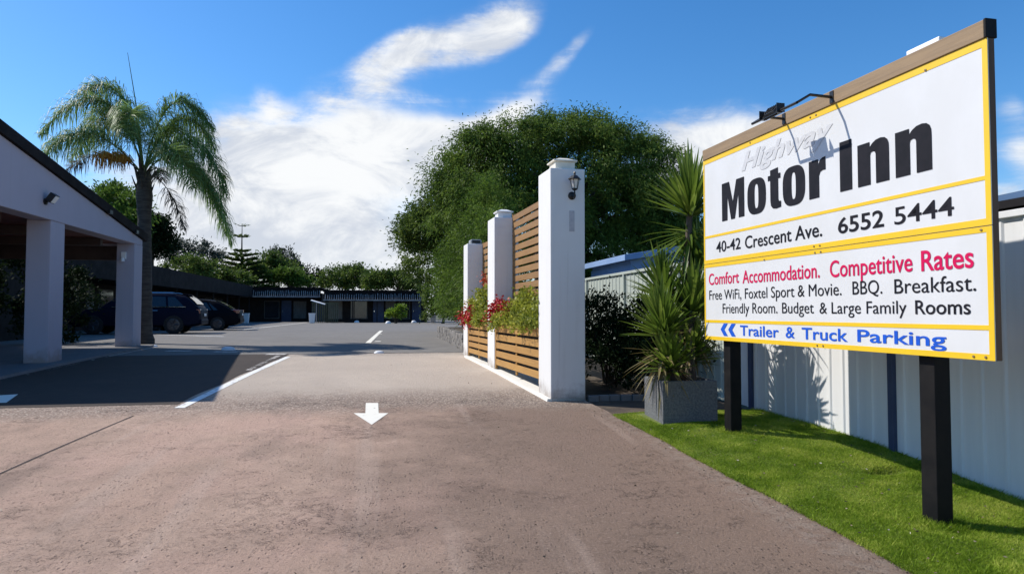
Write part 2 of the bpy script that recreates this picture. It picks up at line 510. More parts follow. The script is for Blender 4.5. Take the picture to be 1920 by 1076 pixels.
mat('planter_grey', (.175, .178, .18), (.105, .108, .112), 46, 0.85, bump=0.5, detail=7)
mat('car_navy', (.008, .010, .024), (.007, .009, .022), 2, 0.5, metal=0.0, spec=0.06, coat=0.0)
mat('car_black', (.005, .005, .008), (.005, .005, .008), 2, 0.5, metal=0.0, spec=0.06, coat=0.0)
mat('car_grey', (.03, .03, .034), (.027, .027, .03), 2, 0.5, metal=0.0, spec=0.06, coat=0.0)
mat('car_glass', (.010, .012, .016), (.012, .014, .018), 2, 0.06, spec=0.8)
mat('chrome', (.72, .73, .75), (.70, .71, .73), 2, 0.18, metal=1.0)
mat('tyre', (.012, .012, .012), (.018, .018, .018), 20, 0.85)
mat('rim', (.10, .10, .11), (.07, .07, .08), 9, 0.35, metal=0.8)
mat('tail_red', (.16, .006, .006), (.20, .01, .01), 9, 0.2, coat=1.0)
mat('window_glass', (.02, .024, .03), (.03, .034, .04), 1, 0.08, spec=0.7)
mat('curtain', (.20, .19, .165), (.14, .135, .12), 3, 0.85, stretch=(6, 6, .4))
mat('flower_red', (.55, .012, .012), (.40, .006, .02), 9, 0.6)
mat('flower_orange', (.62, .09, .02), (.5, .05, .015), 9, 0.6)
mat('palm_seed', (.50, .27, .045), (.36, .19, .03), 9, 0.7)
leaf_mat('leaf_big', (.044, .080, .014), (.098, .160, .026), (.195, .270, .044), 0.6, 0.4, 0.15)
leaf_mat('leaf_bamboo', (.042, .082, .012), (.096, .165, .024), (.20, .285, .042), 0.6, 0.42, 0.2)
leaf_mat('leaf_mid', (.040, .068, .014), (.092, .140, .026), (.175, .235, .042), 0.6, 0.4, 0.2)
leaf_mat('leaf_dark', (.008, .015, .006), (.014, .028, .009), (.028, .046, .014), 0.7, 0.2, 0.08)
leaf_mat('leaf_lime', (.09, .16, .014), (.19, .29, .022), (.33, .42, .045), 0.5, 0.35)
leaf_mat('leaf_grey', (.035, .048, .032), (.06, .075, .05), (.10, .115, .08), 0.6, 0.25)
leaf_mat('leaf_box', (.13, .17, .018), (.31, .34, .04), (.55, .52, .11), 0.5, 0.42)
leaf_mat('leaf_yucca', (.065, .12, .016), (.15, .225, .03), (.30, .37, .07), 0.36, 0.4, 0.5)
leaf_mat('leaf_yucca_dry', (.12, .10, .04), (.20, .16, .06), (.28, .22, .10), 0.6, 0.2)
leaf_mat('leaf_palm', (.075, .14, .030), (.16, .26, .065), (.36, .48, .19), 0.5, 0.42, 0.3)
leaf_mat('leaf_palm_dry', (.06, .05, .035), (.10, .08, .05), (.16, .13, .08), 0.7, 0.2)
leaf_mat('grass_blade', (.08, .15, .008), (.225, .335, .020), (.52, .53, .11), 0.6, 0.35, 0.15, 2.6)
leaf_mat('litter', (.05, .035, .02), (.16, .12, .07), (.5, .46, .36), 0.8, 0.0)

# stone blocks for the low retaining wall
def stone_mat():
    m, g, p, out = mat_base('stone')
    tc = g.n('ShaderNodeTexCoord')
    o = g.mapping(tc.outputs['Object'], (1, 1, 1))
    wn = g.n('ShaderNodeTexNoise'); wn.inputs['Scale'].default_value = 6
    g.put(wn.inputs['Vector'], o)
    v = g.n('ShaderNodeTexVoronoi'); v.inputs['Scale'].default_value = 4.2
    g.put(v.inputs['Vector'], o)
    ve = g.n('ShaderNodeTexVoronoi'); ve.feature = 'DISTANCE_TO_EDGE'; ve.inputs['Scale'].default_value = 4.2
    g.put(ve.inputs['Vector'], o)
    c = g.mix(v.outputs['Color'], (.26, .235, .21), (.14, .13, .12))
    c = g.mix(g.mapr(ve.outputs['Distance'], 0.06, 0.0), c, (.045, .04, .035))
    g.put(p.inputs['Base Color'], c)
    p.inputs['Roughness'].default_value = 0.9
    b = g.n('ShaderNodeBump'); b.inputs['Strength'].default_value = 0.7; b.inputs['Distance'].default_value = 0.03
    g.put(b.inputs['Height'], g.mapr(ve.outputs['Distance'], 0.0, 0.12)); g.put(p.inputs['Normal'], b.outputs[0])
stone_mat()

# ------------------------------------------------------------------ objects and meshes
WM = {}                                                    # world matrix of every parent


def tag(o, label=None, cat=None, group=None, kind=None):
    if label: o['label'] = label
    if cat: o['category'] = cat
    if group: o['group'] = group
    if kind: o['kind'] = kind
    return o


def thing(name, label, cat, loc=(0, 0, 0), rz=0.0, group=None):
    o = bpy.data.objects.new(name, None)
    o.empty_display_size = 0.2
    COL.objects.link(o)
    o.location = loc
    o.rotation_euler = (0, 0, rz)
    WM[o.name] = Matrix.Translation(Vector(loc)) @ Matrix.Rotation(rz, 4, 'Z')
    return tag(o, label, cat, group)


def link_mesh(name, me, m, parent=None, world_coords=True, smooth=False):
    o = bpy.data.objects.new(name, me)
    COL.objects.link(o)
    if m is not None:
        me.materials.append(M[m] if isinstance(m, str) else m)
    if parent is not None:
        o.parent = parent
        pm = WM[parent.name]
        if world_coords:
            me.transform(pm.inverted())
        WM[o.name] = pm
    else:
        WM[o.name] = Matrix.Identity(4)
    if smooth:
        me.polygons.foreach_set('use_smooth', [True] * len(me.polygons))
    return o


class MB:
    def __init__(s):
        s.v, s.f = [], []
    def add(s, vs, fs):
        b = len(s.v)
        s.v += [tuple(p) for p in vs]
        s.f += [tuple(i + b for i in f) for f in fs]
        return s
    def box(s, x0, x1, y0, y1, z0, z1, mtx=None):
        vs = [Vector((x, y, z)) for z in (z0, z1) for x, y in ((x0, y0), (x1, y0), (x1, y1), (x0, y1))]
        if mtx is not None:
            vs = [mtx @ p for p in vs]
        return s.add(vs, [(3, 2, 1, 0), (4, 5, 6, 7), (0, 1, 5, 4), (1, 2, 6, 5), (2, 3, 7, 6), (3, 0, 4, 7)])
    def hexa(s, b4, t4):
        return s.add(list(b4) + list(t4), [(3, 2, 1, 0), (4, 5, 6, 7), (0, 1, 5, 4), (1, 2, 6, 5), (2, 3, 7, 6), (3, 0, 4, 7)])
    def tube(s, pts, rad, n=8, cap=True, flat=1.0):
        pts = [Vector(p) for p in pts]
        if not hasattr(rad, '__len__'):
            rad = [rad] * len(pts)
        rings = []
        up = Vector((0, 0, 1))
        for i, p in enumerate(pts):
            t = (pts[min(i + 1, len(pts) - 1)] - pts[max(i - 1, 0)]).normalized()
            a = t.cross(up)
            if a.length < 1e-3:
                a = t.cross(Vector((0, 1, 0)))
            a.normalize()
            b = t.cross(a).normalized()
            rings.append([p + (a * math.cos(2 * math.pi * k / n) + b * math.sin(2 * math.pi * k / n) * flat) * rad[i] for k in range(n)])
        vs = [q for r_ in rings for q in r_]
        fs = []
        for i in range(len(pts) - 1):
            for k in range(n):
                fs.append((i * n + k, i * n + (k + 1) % n, (i + 1) * n + (k + 1) % n, (i + 1) * n + k))
        if cap:
            fs.append(tuple(range(n))[::-1]); fs.append(tuple((len(pts) - 1) * n + k for k in range(n)))
        return s.add(vs, fs)
    def lathe(s, prof, c=(0, 0, 0), n=20, axis='Z'):
        vs = []
        for r_, h in prof:
            for k in range(n):
                a = 2 * math.pi * k / n
                p = (r_ * math.cos(a), r_ * math.sin(a), h)
                if axis == 'Y':
                    p = (p[0], p[2], p[1])
                elif axis == 'X':
                    p = (p[2], p[0], p[1])
                vs.append((p[0] + c[0], p[1] + c[1], p[2] + c[2]))
        fs = [(i * n + k, i * n + (k + 1) % n, (i + 1) * n + (k + 1) % n, (i + 1) * n + k) for i in range(len(prof) - 1) for k in range(n)]
        fs.append(tuple(range(n))[::-1]); fs.append(tuple((len(prof) - 1) * n + k for k in range(n)))
        return s.add(vs, fs)
    def prism(s, poly, fn, t0, t1):
        """polygon in 2-D, fn(a, b, t) -> 3-D point, thickness t0..t1"""
        n = len(poly)
        vs = [fn(a, b, t0) for a, b in poly] + [fn(a, b, t1) for a, b in poly]
        tri = tessellate_polygon([[Vector((a, b, 0)) for a, b in poly]])
        fs = [tuple(t) for t in tri] + [tuple(i + n for i in reversed(t)) for t in tri]
        fs += [(i, (i + 1) % n, n + (i + 1) % n, n + i) for i in range(n)]
        return s.add(vs, fs)
    def build(s, name, m, parent=None, local=False, smooth=False, bevel=0.0, seg=2):
        me = bpy.data.meshes.new(name)
        me.from_pydata(s.v, [], s.f)
        bm = bmesh.new(); bm.from_mesh(me)
        bmesh.ops.recalc_face_normals(bm, faces=bm.faces)
        if bevel:
            es = [e for e in bm.edges if len(e.link_faces) == 2 and e.calc_face_angle(0) > R(28)]
            bmesh.ops.bevel(bm, geom=es, offset=bevel, segments=seg, affect='EDGES', profile=0.5, clamp_overlap=True)
        bm.to_mesh(me); bm.free()
        o = link_mesh(name, me, m, parent, not local, False)
        if smooth:
            for p in me.polygons:
                p.use_smooth = True
            try:
                me.set_sharp_from_angle(angle=R(38))
            except Exception:
                pass
        return o


def fast_mesh(name, verts, faces4, m, parent=None, smooth=False):
    """many quads (n,4) or triangles (n,3) through numpy"""
    me = bpy.data.meshes.new(name)
    k = faces4.shape[1]
    me.vertices.add(len(verts)); me.vertices.foreach_set('co', np.ascontiguousarray(verts, dtype=np.float32).ravel())
    me.loops.add(faces4.size); me.loops.foreach_set('vertex_index', np.ascontiguousarray(faces4, dtype=np.int32).ravel())
    me.polygons.add(len(faces4)); me.polygons.foreach_set('loop_start', np.arange(0, faces4.size, k, dtype=np.int32))
    me.update(calc_edges=True); me.validate()
    return link_mesh(name, me, m, parent, True, smooth)


def unit(a):
    return a / np.maximum(np.linalg.norm(a, axis=1, keepdims=True), 1e-9)


def leaves(P, D, length, width, bend=0.0):
    """one folded rhombus leaf per point P along direction D"""
    n = len(P)
    D = unit(D)
    side = unit(np.cross(D, rng.normal(size=(n, 3))))
    L = length * rng.uniform(0.65, 1.25, (n, 1)); W = width * rng.uniform(0.7, 1.25, (n, 1))
    nor = np.cross(D, side)
    a = P; b = P + D * L * 0.45 + side * W * 0.5 + nor * W * 0.12; c = P + D * L; d = P + D * L * 0.45 - side * W * 0.5 + nor * W * 0.12
    c = c + np.array([0, 0, -1]) * L * bend
    V = np.stack([a, b, c, d], 1).reshape(-1, 3)
    return V, np.arange(4 * n).reshape(-1, 4)


def crown_points(blobs, n, ncl, rcl, shell=0.72, droop=0.5, up=0.25):
    """leaf positions in clumps spread through the outer part of a few overlapping ellipsoids"""
    blobs = np.array(blobs, float)
    w = blobs[:, 3] * blobs[:, 4] * blobs[:, 5]; w = w ** 0.67; w /= w.sum()
    k = rng.choice(len(blobs), ncl, p=w)
    u = unit(rng.normal(size=(ncl, 3)))
    u[:, 2] = np.where(u[:, 2] < -0.45, -u[:, 2], u[:, 2])
    r = shell + (1.05 - shell) * rng.random((ncl, 1)) ** 0.7
    inner = rng.random((ncl, 1)) < 0.22
    r = np.where(inner, rng.random((ncl, 1)) * shell, r)
    C = blobs[k, :3] + u * r * blobs[k, 3:6]
    size = rcl * rng.uniform(0.5, 1.4, ncl)
    j = rng.integers(0, ncl, n)
    off = rng.normal(size=(n, 3)) * size[j][:, None] * np.array([0.62, 0.62, 0.5])
    P = C[j] + off
    D = u[j] * 0.7 + rng.normal(size=(n, 3)) * 0.55 + np.array([0, 0, -droop]) * rng.random((n, 1)) + np.array([0, 0, up])
    return P, D, C, k


def limbs(mb, base, top, targets, r0):
    mid = base.lerp(top, 0.5)
    mb.tube([base, mid + Vector((0.05, 0.03, 0)), top], [r0, r0 * 0.75, r0 * 0.5], 9)
    for t in targets:
        t = Vector(t)
        s = base.lerp(top, random.uniform(0.55, 1.0))
        m_ = s.lerp(t, 0.5) + Vector((0, 0, 0.12 * (t - s).length))
        mb.tube([s, m_, t], [r0 * 0.38, r0 * 0.22, r0 * 0.07], 6)


def tree(name, label, cat, base, blobs, n, ncl, rcl, ll, lw, m, group=None, r0=0.2, droop=0.5, up=0.25, shell=0.72, zmin=None, bend=0.1, nl=16):
    root = thing(name, label, cat, base, 0, group)
    P, D, C, k = crown_points(blobs, n, ncl, rcl, shell, droop, up)
    if zmin is not None:
        keep = P[:, 2] > zmin
        P, D = P[keep], D[keep]
    V, F = leaves(P, D, ll, lw, bend)
    fast_mesh('crown', V, F, m, root)
    bl = np.array(blobs, float)
    top = Vector((bl[:, 0].mean(), bl[:, 1].mean(), bl[:, 2].mean()))
    mb = MB()
    limbs(mb, Vector(base), top, [Vector(c) for c in C[rng.integers(0, len(C), nl)]], r0)
    mb.build('trunk', 'bark', root, smooth=True)
    return root


# ------------------------------------------------------------------ setting: ground, drive, car park
def sheet(name, xl, xr, y0, y1, dz, m, ny=40, nx=2, extra=None):
    ys = np.linspace(y0, y1, ny) if not hasattr(y0, '__len__') else np.array(y0)
    vs, fs = [], []
    for y in ys:
        a = xl(y) if callable(xl) else xl
        b = xr(y) if callable(xr) else xr
        for i in range(nx):
            x = a + (b - a) * i / (nx - 1)
            vs.append((x, y, gz(y) + dz + (extra(x, y) if extra else 0)))
    for j in range(len(ys) - 1):
        for i in range(nx - 1):
            q = j * nx + i
            fs.append((q, q + 1, q + nx + 1, q + nx))
    me = bpy.data.meshes.new(name); me.from_pydata(vs, [], fs)
    o = link_mesh(name, me, m, None, True, True)
    o['kind'] = 'structure'
    return o


def drive_edge(y):
    return float(np.interp(y, [-8, 1.5, 3.3, 4.28, 5.7, 8.45, 8.7], [3.1, 2.93, 2.832, 2.777, 2.683, 2.615, 2.6])) + 0.012 * math.sin(5.3 * y) * math.sin(2.1 * y + 1)


gy = np.concatenate([np.linspace(-60, -8, 6), np.linspace(-7, 24, 80), np.linspace(26, 90, 20), [150, 300, 700]])
sheet('ground', -500, 500, gy, None, -0.06, 'field', nx=14)
sheet('driveway', -16, drive_edge, -8, 16.1, 0.0, 'drive_concrete', 110, 16)
pave_mat('painted_shade', (.060, .045, .036), (.050, .038, .031), (.042, .033, .027), (.03, .026, .024), pits=0.5, bump=0.35)  # carport shade painted as a dark sheet over the drive, up to the lane line
sheet('forecourt_shade', -16, lambda y: float(np.interp(y, [8.9, 15.3, 16.1], [-2.47, -2.03, -1.98])) + 0.02 * math.sin(y * 3), 9.15, 16.05, 0.004, 'painted_shade', 30, 8)
lot = sheet('parking_lot', -30, lambda y: 1.92 if y < 24.35 else 9.0, np.concatenate([np.linspace(16.22, 24.3, 14), np.linspace(24.4, 84, 24)]), None, 0.0, 'asphalt', nx=6)
sheet('garden_bed', 1.98, 4.42, 7.6, 27, -0.02, 'soil', 30, 4)

# drain line between the concrete and the asphalt
d = MB()
for i in range(40):
    x0, x1 = -12 + i * 0.35, -12 + (i + 1) * 0.35
    w0 = 0.06 + 0.03 * math.sin(i * 1.7)
    y0 = 16.16 + 0.03 * math.sin(i * .6); y1 = 16.16 + 0.03 * math.sin((i + 1) * .6)
    d.add([(x0, y0 - w0, gz(y0) - 0.004), (x1, y1 - w0, gz(y1) - 0.004), (x1, y1 + w0, gz(y1) + 0.004), (x0, y0 + w0, gz(y0) + 0.004)], [(0, 1, 2, 3)])
d.build('road_seam', 'joint_dark')['kind'] = 'structure'

# grassy verge: a sheet with a gentle mound and one hollow, and the blades on it
HOL = ground_at(1660, 892)


def verge_h(x, y):
    e = max(0.0, x - drive_edge(y))
    h = 0.012 + 0.05 * min(1, e / 0.5) * (0.6 + 0.4 * math.sin(1.7 * y + x))
    dx, dy = (x - HOL.x) - 0.25 * (y - HOL.y), y - HOL.y
    h -= 0.13 * math.exp(-((dx / 0.13) ** 2 + (dy / 0.055) ** 2))
    return h


def verge_left(y):
    return drive_edge(y) - 0.015


sheet('verge', verge_left, 4.47, -2.0, 7.62, 0.0, 'turf_soil', 150, 40, verge_h)


def grass():
    n = 420000
    y = 2.4 + (7.62 - 2.4) * rng.random(n) ** 1.15
    de = np.interp(y, [-8, 1.5, 3.3, 4.28, 5.7, 8.45, 8.7], [3.1, 2.93, 2.832, 2.777, 2.683, 2.615, 2.6])
    de = de + 0.012 * np.sin(5.3 * y) * np.sin(2.1 * y + 1)
    x = de - 0.02 - 0.03 * rng.random(n) ** 3 + (4.46 - de) * rng.random(n)
    e = np.maximum(x - de, 0)
    z = gza(y) + 0.012 + 0.05 * np.minimum(1, e / 0.5) * (0.6 + 0.4 * np.sin(1.7 * y + x))
    dx, dy = (x - HOL.x) - 0.25 * (y - HOL.y), y - HOL.y
    hol = np.exp(-((dx / 0.13) ** 2 + (dy / 0.055) ** 2))
    z -= 0.13 * hol
    keep = ~((x > 2.86) & (x < 3.53) & (y > 6.84) & (y < 7.56)) & (hol < 0.55)
    x, y, z, e = x[keep], y[keep], z[keep], e[keep]
    n = len(x)
    patch = 0.5 + 0.5 * np.sin(x * 5.1 + 1.3 * np.sin(y * 3.3)) * np.sin(y * 4.2 + np.sin(x * 6))
    tall = ((y < 3.2) & (rng.random(n) < 0.22)) | ((x > 4.3) & (rng.random(n) < 0.15)) | (rng.random(n) < 0.006)
    for (qx, qy) in ((3.42, 6.32), (3.47, 3.87)):
        dq = np.hypot(x - qx, y - qy)
        tall |= (dq < 0.17) & (rng.random(n) < 0.35)
    h = rng.uniform(0.010, 0.021, n) * (0.8 + 0.5 * patch) * np.where(tall, 2.4, 1.0)
    w = rng.uniform(0.0016, 0.0030, n) * np.where(tall, 1.2, 1.0)
    a = rng.random(n) * 2 * np.pi
    t = rng.random(n) * 2 * np.pi
    lean = h * rng.uniform(0.4, 1.5, n)
    P = np.stack([x, y, z - 0.004], 1)
    s = np.stack([np.cos(a), np.sin(a), 0 * a], 1) * w[:, None]
    T = P + np.stack([np.cos(t) * lean, np.sin(t) * lean, h], 1)
    V = np.stack([P - s, P + s, T], 1).reshape(-1, 3)
    F = np.arange(3 * n).reshape(-1, 3)
    o = fast_mesh('grass', V, F, 'grass_blade')
    tag(o, 'short bright green grass on the verge between drive and fence', 'grass', kind='stuff')


grass()


def litter():
    n = 420
    P = []
    for i in range(n):
        r_ = random.random()
        if r_ < 0.55:
            y = random.uniform(2.6, 7.4); x = random.uniform(drive_edge(y) + .02, 4.3); z = gz(y) + verge_h(x, y) + 0.022
            if 2.85 < x < 3.55 and 6.8 < y < 7.6: continue
        elif r_ < 0.75:
            y = random.uniform(2.2, 8.2); x = drive_edge(y) - abs(random.gauss(0, .12)); z = gz(y) + 0.004
        else:
            y = random.uniform(2.5, 15); x = random.uniform(-4, 2.0); z = gz(y) + 0.005
        P.append((x, y, z))
    P = np.array(P)
    D = rng.normal(size=(len(P), 3)); D[:, 2] = np.abs(D[:, 2]) * 0.25
    V, F = leaves(P, D, 0.022, 0.011)
    tag(fast_mesh('leaf_litter', V, F, 'litter'), 'small dry leaf bits scattered over grass and concrete', 'leaf litter', kind='stuff')


litter()

# painted marks on the ground -----------------------------------------------------------
def mark(name, label, cat, pts, m, group=None, dz=0.004, sub=1):
    """flat painted polygon given by points on the ground"""
    bm = MB()
    pts = [Vector(p) for p in pts]
    bm.add([(p.x, p.y, gz(p.y) + dz) for p in pts], [tuple(range(len(pts)))])
    o = bm.build(name, m)
    return tag(o, label, cat, group)


def line_mark(name, label, a, b, w, m, group=None, n=8, dz=0.004):
    a, b = Vector(a), Vector(b)
    t = (b - a); t.z = 0; t.normalize()
    s = Vector((-t.y, t.x, 0)) * w / 2
    mb = MB()
    for i in range(n):
        p, q = a.lerp(b, i / n), a.lerp(b, (i + 1) / n)
        mb.add([(p.x - s.x, p.y - s.y, gz(p.y - s.y) + dz), (q.x - s.x, q.y - s.y, gz(q.y - s.y) + dz),
                (q.x + s.x, q.y + s.y, gz(q.y + s.y) + dz), (p.x + s.x, p.y + s.y, gz(p.y + s.y) + dz)], [(0, 1, 2, 3)])
    return tag(mb.build(name, m), label, 'road marking', group)


ga = [ground_at(*p) for p in ((686, 756), (709, 756), (710, 775), (728, 775), (697, 797), (663, 775), (685, 775))]
mark('painted_arrow', 'white painted arrow pointing to the street in the middle of the sunny drive', 'road marking', ga, 'arrow_paint', 'painted drive arrows')
ga = [ground_at(*p) for p in ((34, 740), (12, 756), (-40, 757), (-42, 772), (-95, 752), (-38, 735), (-36, 744))]
mark('painted_arrow', 'white painted arrow in the shade of the carport, cut by the edge of the view', 'road marking', ga, 'arrow_paint', 'painted drive arrows', 0.008)
line_mark('lane_line', 'long worn white lane line running up the drive beside the carport shadow', ground_at(336, 765), ground_at(540, 669), 0.115, 'white_paint', n=20)
line_mark('lane_line', 'short faded strip beside the upper end of the lane line', ground_at(466, 694), ground_at(522, 667), 0.10, 'faded_paint', n=10)
line_mark('bay_line', 'short bright white bay line alone on the open asphalt', ground_at(690, 643), ground_at(715, 620), 0.15, 'arrow_paint', 'white bay lines in the car park')
line_mark('bay_line', 'long white bay line beyond the rear of the dark cars', ground_at(448, 619), ground_at(575, 604.5), 0.14, 'arrow_paint', 'white bay lines in the car park')
line_mark('bay_line', 'white bay line on the asphalt in front of the dark wagon', ground_at(281, 627), ground_at(420, 631), 0.16, 'white_paint', 'white bay lines in the car park')
for (x0, x1, y), lb in zip([(703, 714, 640), (706, 716, 626)], ['small white dash beside the near end of the short bay line', 'small white dash beside the far end of the short bay line']):
    line_mark('painted_dash', lb, ground_at(x0, y), ground_at(x1, y), 0.35, 'arrow_paint', 'white dashes on the asphalt', n=1)
for (x0, x1, y), lb in zip([(312, 358, 658.5), (402, 446, 660), (500, 536, 664.5)], ['faded bar nearest the carport column on the shaded concrete', 'faded bar in the middle of the row along the drain line', 'faded bar in sun at the top end of the lane line']):
    line_mark('faded_bar', lb, ground_at(x0, y), ground_at(x1, y), 0.28, 'faded_paint', 'faded bars along the drain line', n=1, dz=0.008)
jl = line_mark('road_joint', 'x', ground_at(-30, 902), ground_at(250, 780), 0.018, 'joint_dark', n=20)
for k_ in ('label', 'category'):
    del jl[k_]
jl['kind'] = 'structure'


def dome(name, label, cat, p, rx, ry, h, m, group):
    prof = [(1.0, 0), (0.93, .45), (0.7, .8), (0.35, .97), (0.05, 1.0)]
    mb = MB().lathe(prof, n=16)
    mb.v = [(x * rx, y * ry, z * h) for x, y, z in mb.v]
    o = mb.build(name, m, None, smooth=True)
    o.location = (p.x, p.y, gz(p.y) - 0.002)
    return tag(o, label, cat, group)


for p_, lb, s_ in [((428, 656), 'white kerb dome on the asphalt edge near the palm', 1.0), ((288, 650), 'white kerb dome at the foot of the palm trunk', .6),
                   ((711, 662), 'white kerb dome on the drain line in the middle of the drive', .7)]:
    dome('kerb_dome', lb, 'kerb block', ground_at(*p_), 0.17 * s_, 0.12 * s_, 0.07 * s_ + .01, 'lamp_white', 'white domed kerb blocks')
for p_, lb in [((669, 605), 'small white stone under the carport lattice at the rear wing'), ((728, 606.5), 'small round white stone in front of the lime bush'),
               ((776, 605), 'small white stone right of the lime bush')]:
    dome('white_stone', lb, 'stone', ground_at(*p_), 0.22, 0.18, 0.2, 'lamp_white', 'white stones before the rear wing')

# ------------------------------------------------------------------ the motel sign
SL, SR = Vector((3.27, 6.665, 0)), Vector((3.384, 3.353, 0))
SU = (SR - SL).normalized()
sign_rz = math.atan2(SU.y, SU.x)
S0 = Vector((3.27, 6.665, 0.0))
sign = thing('motel_sign', 'large white and yellow motor inn sign board on two black posts beside the white fence', 'sign', (S0.x, S0.y, 0.25), sign_rz)
ZB = 1.33 - 0.25                                            # bottom edge of the board above the sign's base
X0, X1, ZT, ZS = 0.020, 3.338, 1.838, 0.765
up = MB().box(X0, X1, 0, 0.006, ZB + ZS + 0.002, ZB + ZT).build('upper_panel', 'sign_white', sign, True, bevel=0.002)
lp = MB().box(X0, X1, 0, 0.006, ZB, ZB + ZS - 0.002).build('lower_panel', 'sign_white', sign, True, bevel=0.002)


def rects(name, rs, m, parent, y=-0.0025):
    mb = MB()
    for (a, b, c, d_) in rs:
        mb.box(a, b, y, -0.0002, ZB + c, ZB + d_)
    return mb.build(name, m, parent, True)


W = 0.036
rects('border', [(X0, X0 + .024, ZS + .003, ZT), (X1 - W, X1, ZS + .003, ZT), (X0 + .024, X1 - W, ZT - .046, ZT), (X0 + .024, X1 - W, ZS + .003, ZS + .042),
                 (X0 + .024, X1 - W, 1.028, 1.052)], 'sign_yellow', up)
rects('border', [(X0, X0 + .024, 0, ZS - .003), (X1 - W, X1, 0, ZS - .003), (X0 + .024, X1 - W, ZS - .036, ZS - .003), (X0 + .024, X1 - W, 0, .036),
                 (X0 + .024, X1 - W, .172, .200)], 'sign_yellow', lp)
# backing frame, top rail, posts
fr = MB()
fr.box(X0, X0 + .06, 0.0075, 0.050, ZB, ZB + ZT); fr.box(X1 - .06, X1 - .001, 0.0075, 0.050, ZB, ZB + ZT)
fr.box(X0 + .06, X1 - .06, 0.0075, 0.050, ZB, ZB + .06); fr.box(X0 + .06, X1 - .06, 0.0075, 0.050, ZB + ZT - .06, ZB + ZT); fr.box(X0 + .06, X1 - .06, 0.0075, 0.050, ZB + .74, ZB + .80)
fr.build('frame', 'edge_brown', sign, True, bevel=0.003)
rail = MB().box(X0 + .004, X1 - .012, -0.012, 0.062, ZB + ZT + .002, ZB + ZT + .108).build('top_rail', 'rail_brown', sign, True, bevel=0.004)
MB().box(X1 - .012, X1 + .004, -0.014, 0.066, ZB + ZT + .0, ZB + ZT + .112).build('end_cap', 'black_post', rail, True, bevel=0.004)
for s_ in (0.29, 2.735):
    MB().box(s_, s_ + .125, 0.052, 0.17, -0.25 if s_ > 1 else -0.1, ZB + ZT - .1).build('post', 'black_post', sign, True, bevel=0.006)
for (a, b) in [(1.76, 1.815), (1.83, 1.815), (1.78, .79), (1.85, .79), (1.79, .74), (1.86, .74), (1.80, .018), (1.87, .018), (3.2, .018), (3.28, .018), (2.9, 1.80), (3.27, .745), (.9, 1.82), (1.1, .735)]:
    sc = MB()
    sc.lathe([(.008, 0), (.008, .004), (.003, .005)], (0, 0, 0), 8)
    m_ = len(sc.v) - 24
    for i in range(m_, len(sc.v)):
        x, y, z = sc.v[i]; sc.v[i] = (a + x, -0.0026 - z, ZB + b + y)
    sc.build('screw', 'screw', sign, True)


def text_verts(body, offset=0.0, shear=0.0, space=1.0):
    cu = bpy.data.curves.new('lettering', 'FONT')
    cu.body = body; cu.offset = offset; cu.shear = shear; cu.space_character = space; cu.resolution_u = 5
    ob = bpy.data.objects.new('lettering', cu)
    COL.objects.link(ob)
    dg = bpy.context.evaluated_depsgraph_get()
    me = bpy.data.meshes.new_from_object(ob.evaluated_get(dg))
    vs = [tuple(v.co) for v in me.vertices]
    fs = [tuple(p.vertices) for p in me.polygons]
    bpy.data.objects.remove(ob); bpy.data.curves.remove(cu); bpy.data.meshes.remove(me)
    return vs, fs


_cap = {}


def put_text(mb, body, s0, s1, z0, cap, offset=0.0, shear=0.0, space=1.0, rise=0.0, capchar='H'):
    k = (offset, capchar)
    if k not in _cap:
        v, _ = text_verts(capchar, offset)
        _cap[k] = (min(p[1] for p in v), max(p[1] for p in v))
    lo, hi = _cap[k]
    v, f = text_verts(body, offset, shear, space)
    xa, xb = min(p[0] for p in v), max(p[0] for p in v)
    sx = (s1 - s0) / (xb - xa); sz = cap / (hi - lo)
    mb.add([(s0 + (x - xa) * sx, -0.003, ZB + z0 + (y - lo) * sz + rise * (x - xa) * sx) for x, y, _ in v], f)


def letters(parts, m, parent):
    for p in parts:                                         # one mesh per word
        mb = MB()
        put_text(mb, *p[:5], **(p[5] if len(p) > 5 else {}))
        ext = sorted((min(mb.v[i][0] for i in f), max(mb.v[i][0] for i in f), k) for k, f in enumerate(mb.f))
        words, end = [[]], None
        for a, b, k in ext:
            if end is not None and a - end > 0.36 * p[4] and ' ' in p[0]:
                words.append([])
            words[-1].append(k); end = b if end is None else max(end, b)
        for w in words:
            idx = sorted({i for k in w for i in mb.f[k]}); mp = {q: n_ for n_, q in enumerate(idx)}
            me = bpy.data.meshes.new('lettering')
            me.from_pydata([mb.v[i] for i in idx], [], [tuple(mp[i] for i in mb.f[k]) for k in w])
            link_mesh('lettering', me, m, parent, False)


B = dict(offset=0.010)
B2 = dict(offset=0.014)
letters([('40-42', .268, .716, .868, .106, B), ('Crescent Ave.', .792, 1.878, .860, .114, B)], 'ink_black', up)
letters([('6552', 2.060, 2.52, .856, .117, B2), ('5444', 2.614, 3.087, .855, .114, dict(offset=0.006))], 'ink_black', up)
letters([('Comfort', .113, .680, .552, .113, B), ('Accommodation.', .742, 1.842, .542, .119, B), ('Competitive', 1.961, 2.760, .537, .125, B), ('Rates', 2.831, 3.215, .533, .130, B2)], 'ink_red', lp)
L1 = dict(offset=0.0)
letters([('Free WiFi,', .118, .716, .402, .094, L1), ('Foxtel Sport & Movie.', .779, 2.085, .401, .094, L1), ('BBQ.', 2.202, 2.492, .402, .094, L1), ('Breakfast.', 2.602, 3.226, .398, .095, L1)], 'ink_black', lp)
letters([('Friendly Room.', .378, 1.282, .267, .093, L1), ('Budget', 1.349, 1.763, .267, .089, L1), ('& Large Family', 1.833, 2.702, .265, .086, L1), ('Rooms', 2.775, 3.186, .262, .089, B)], 'ink_black', lp)
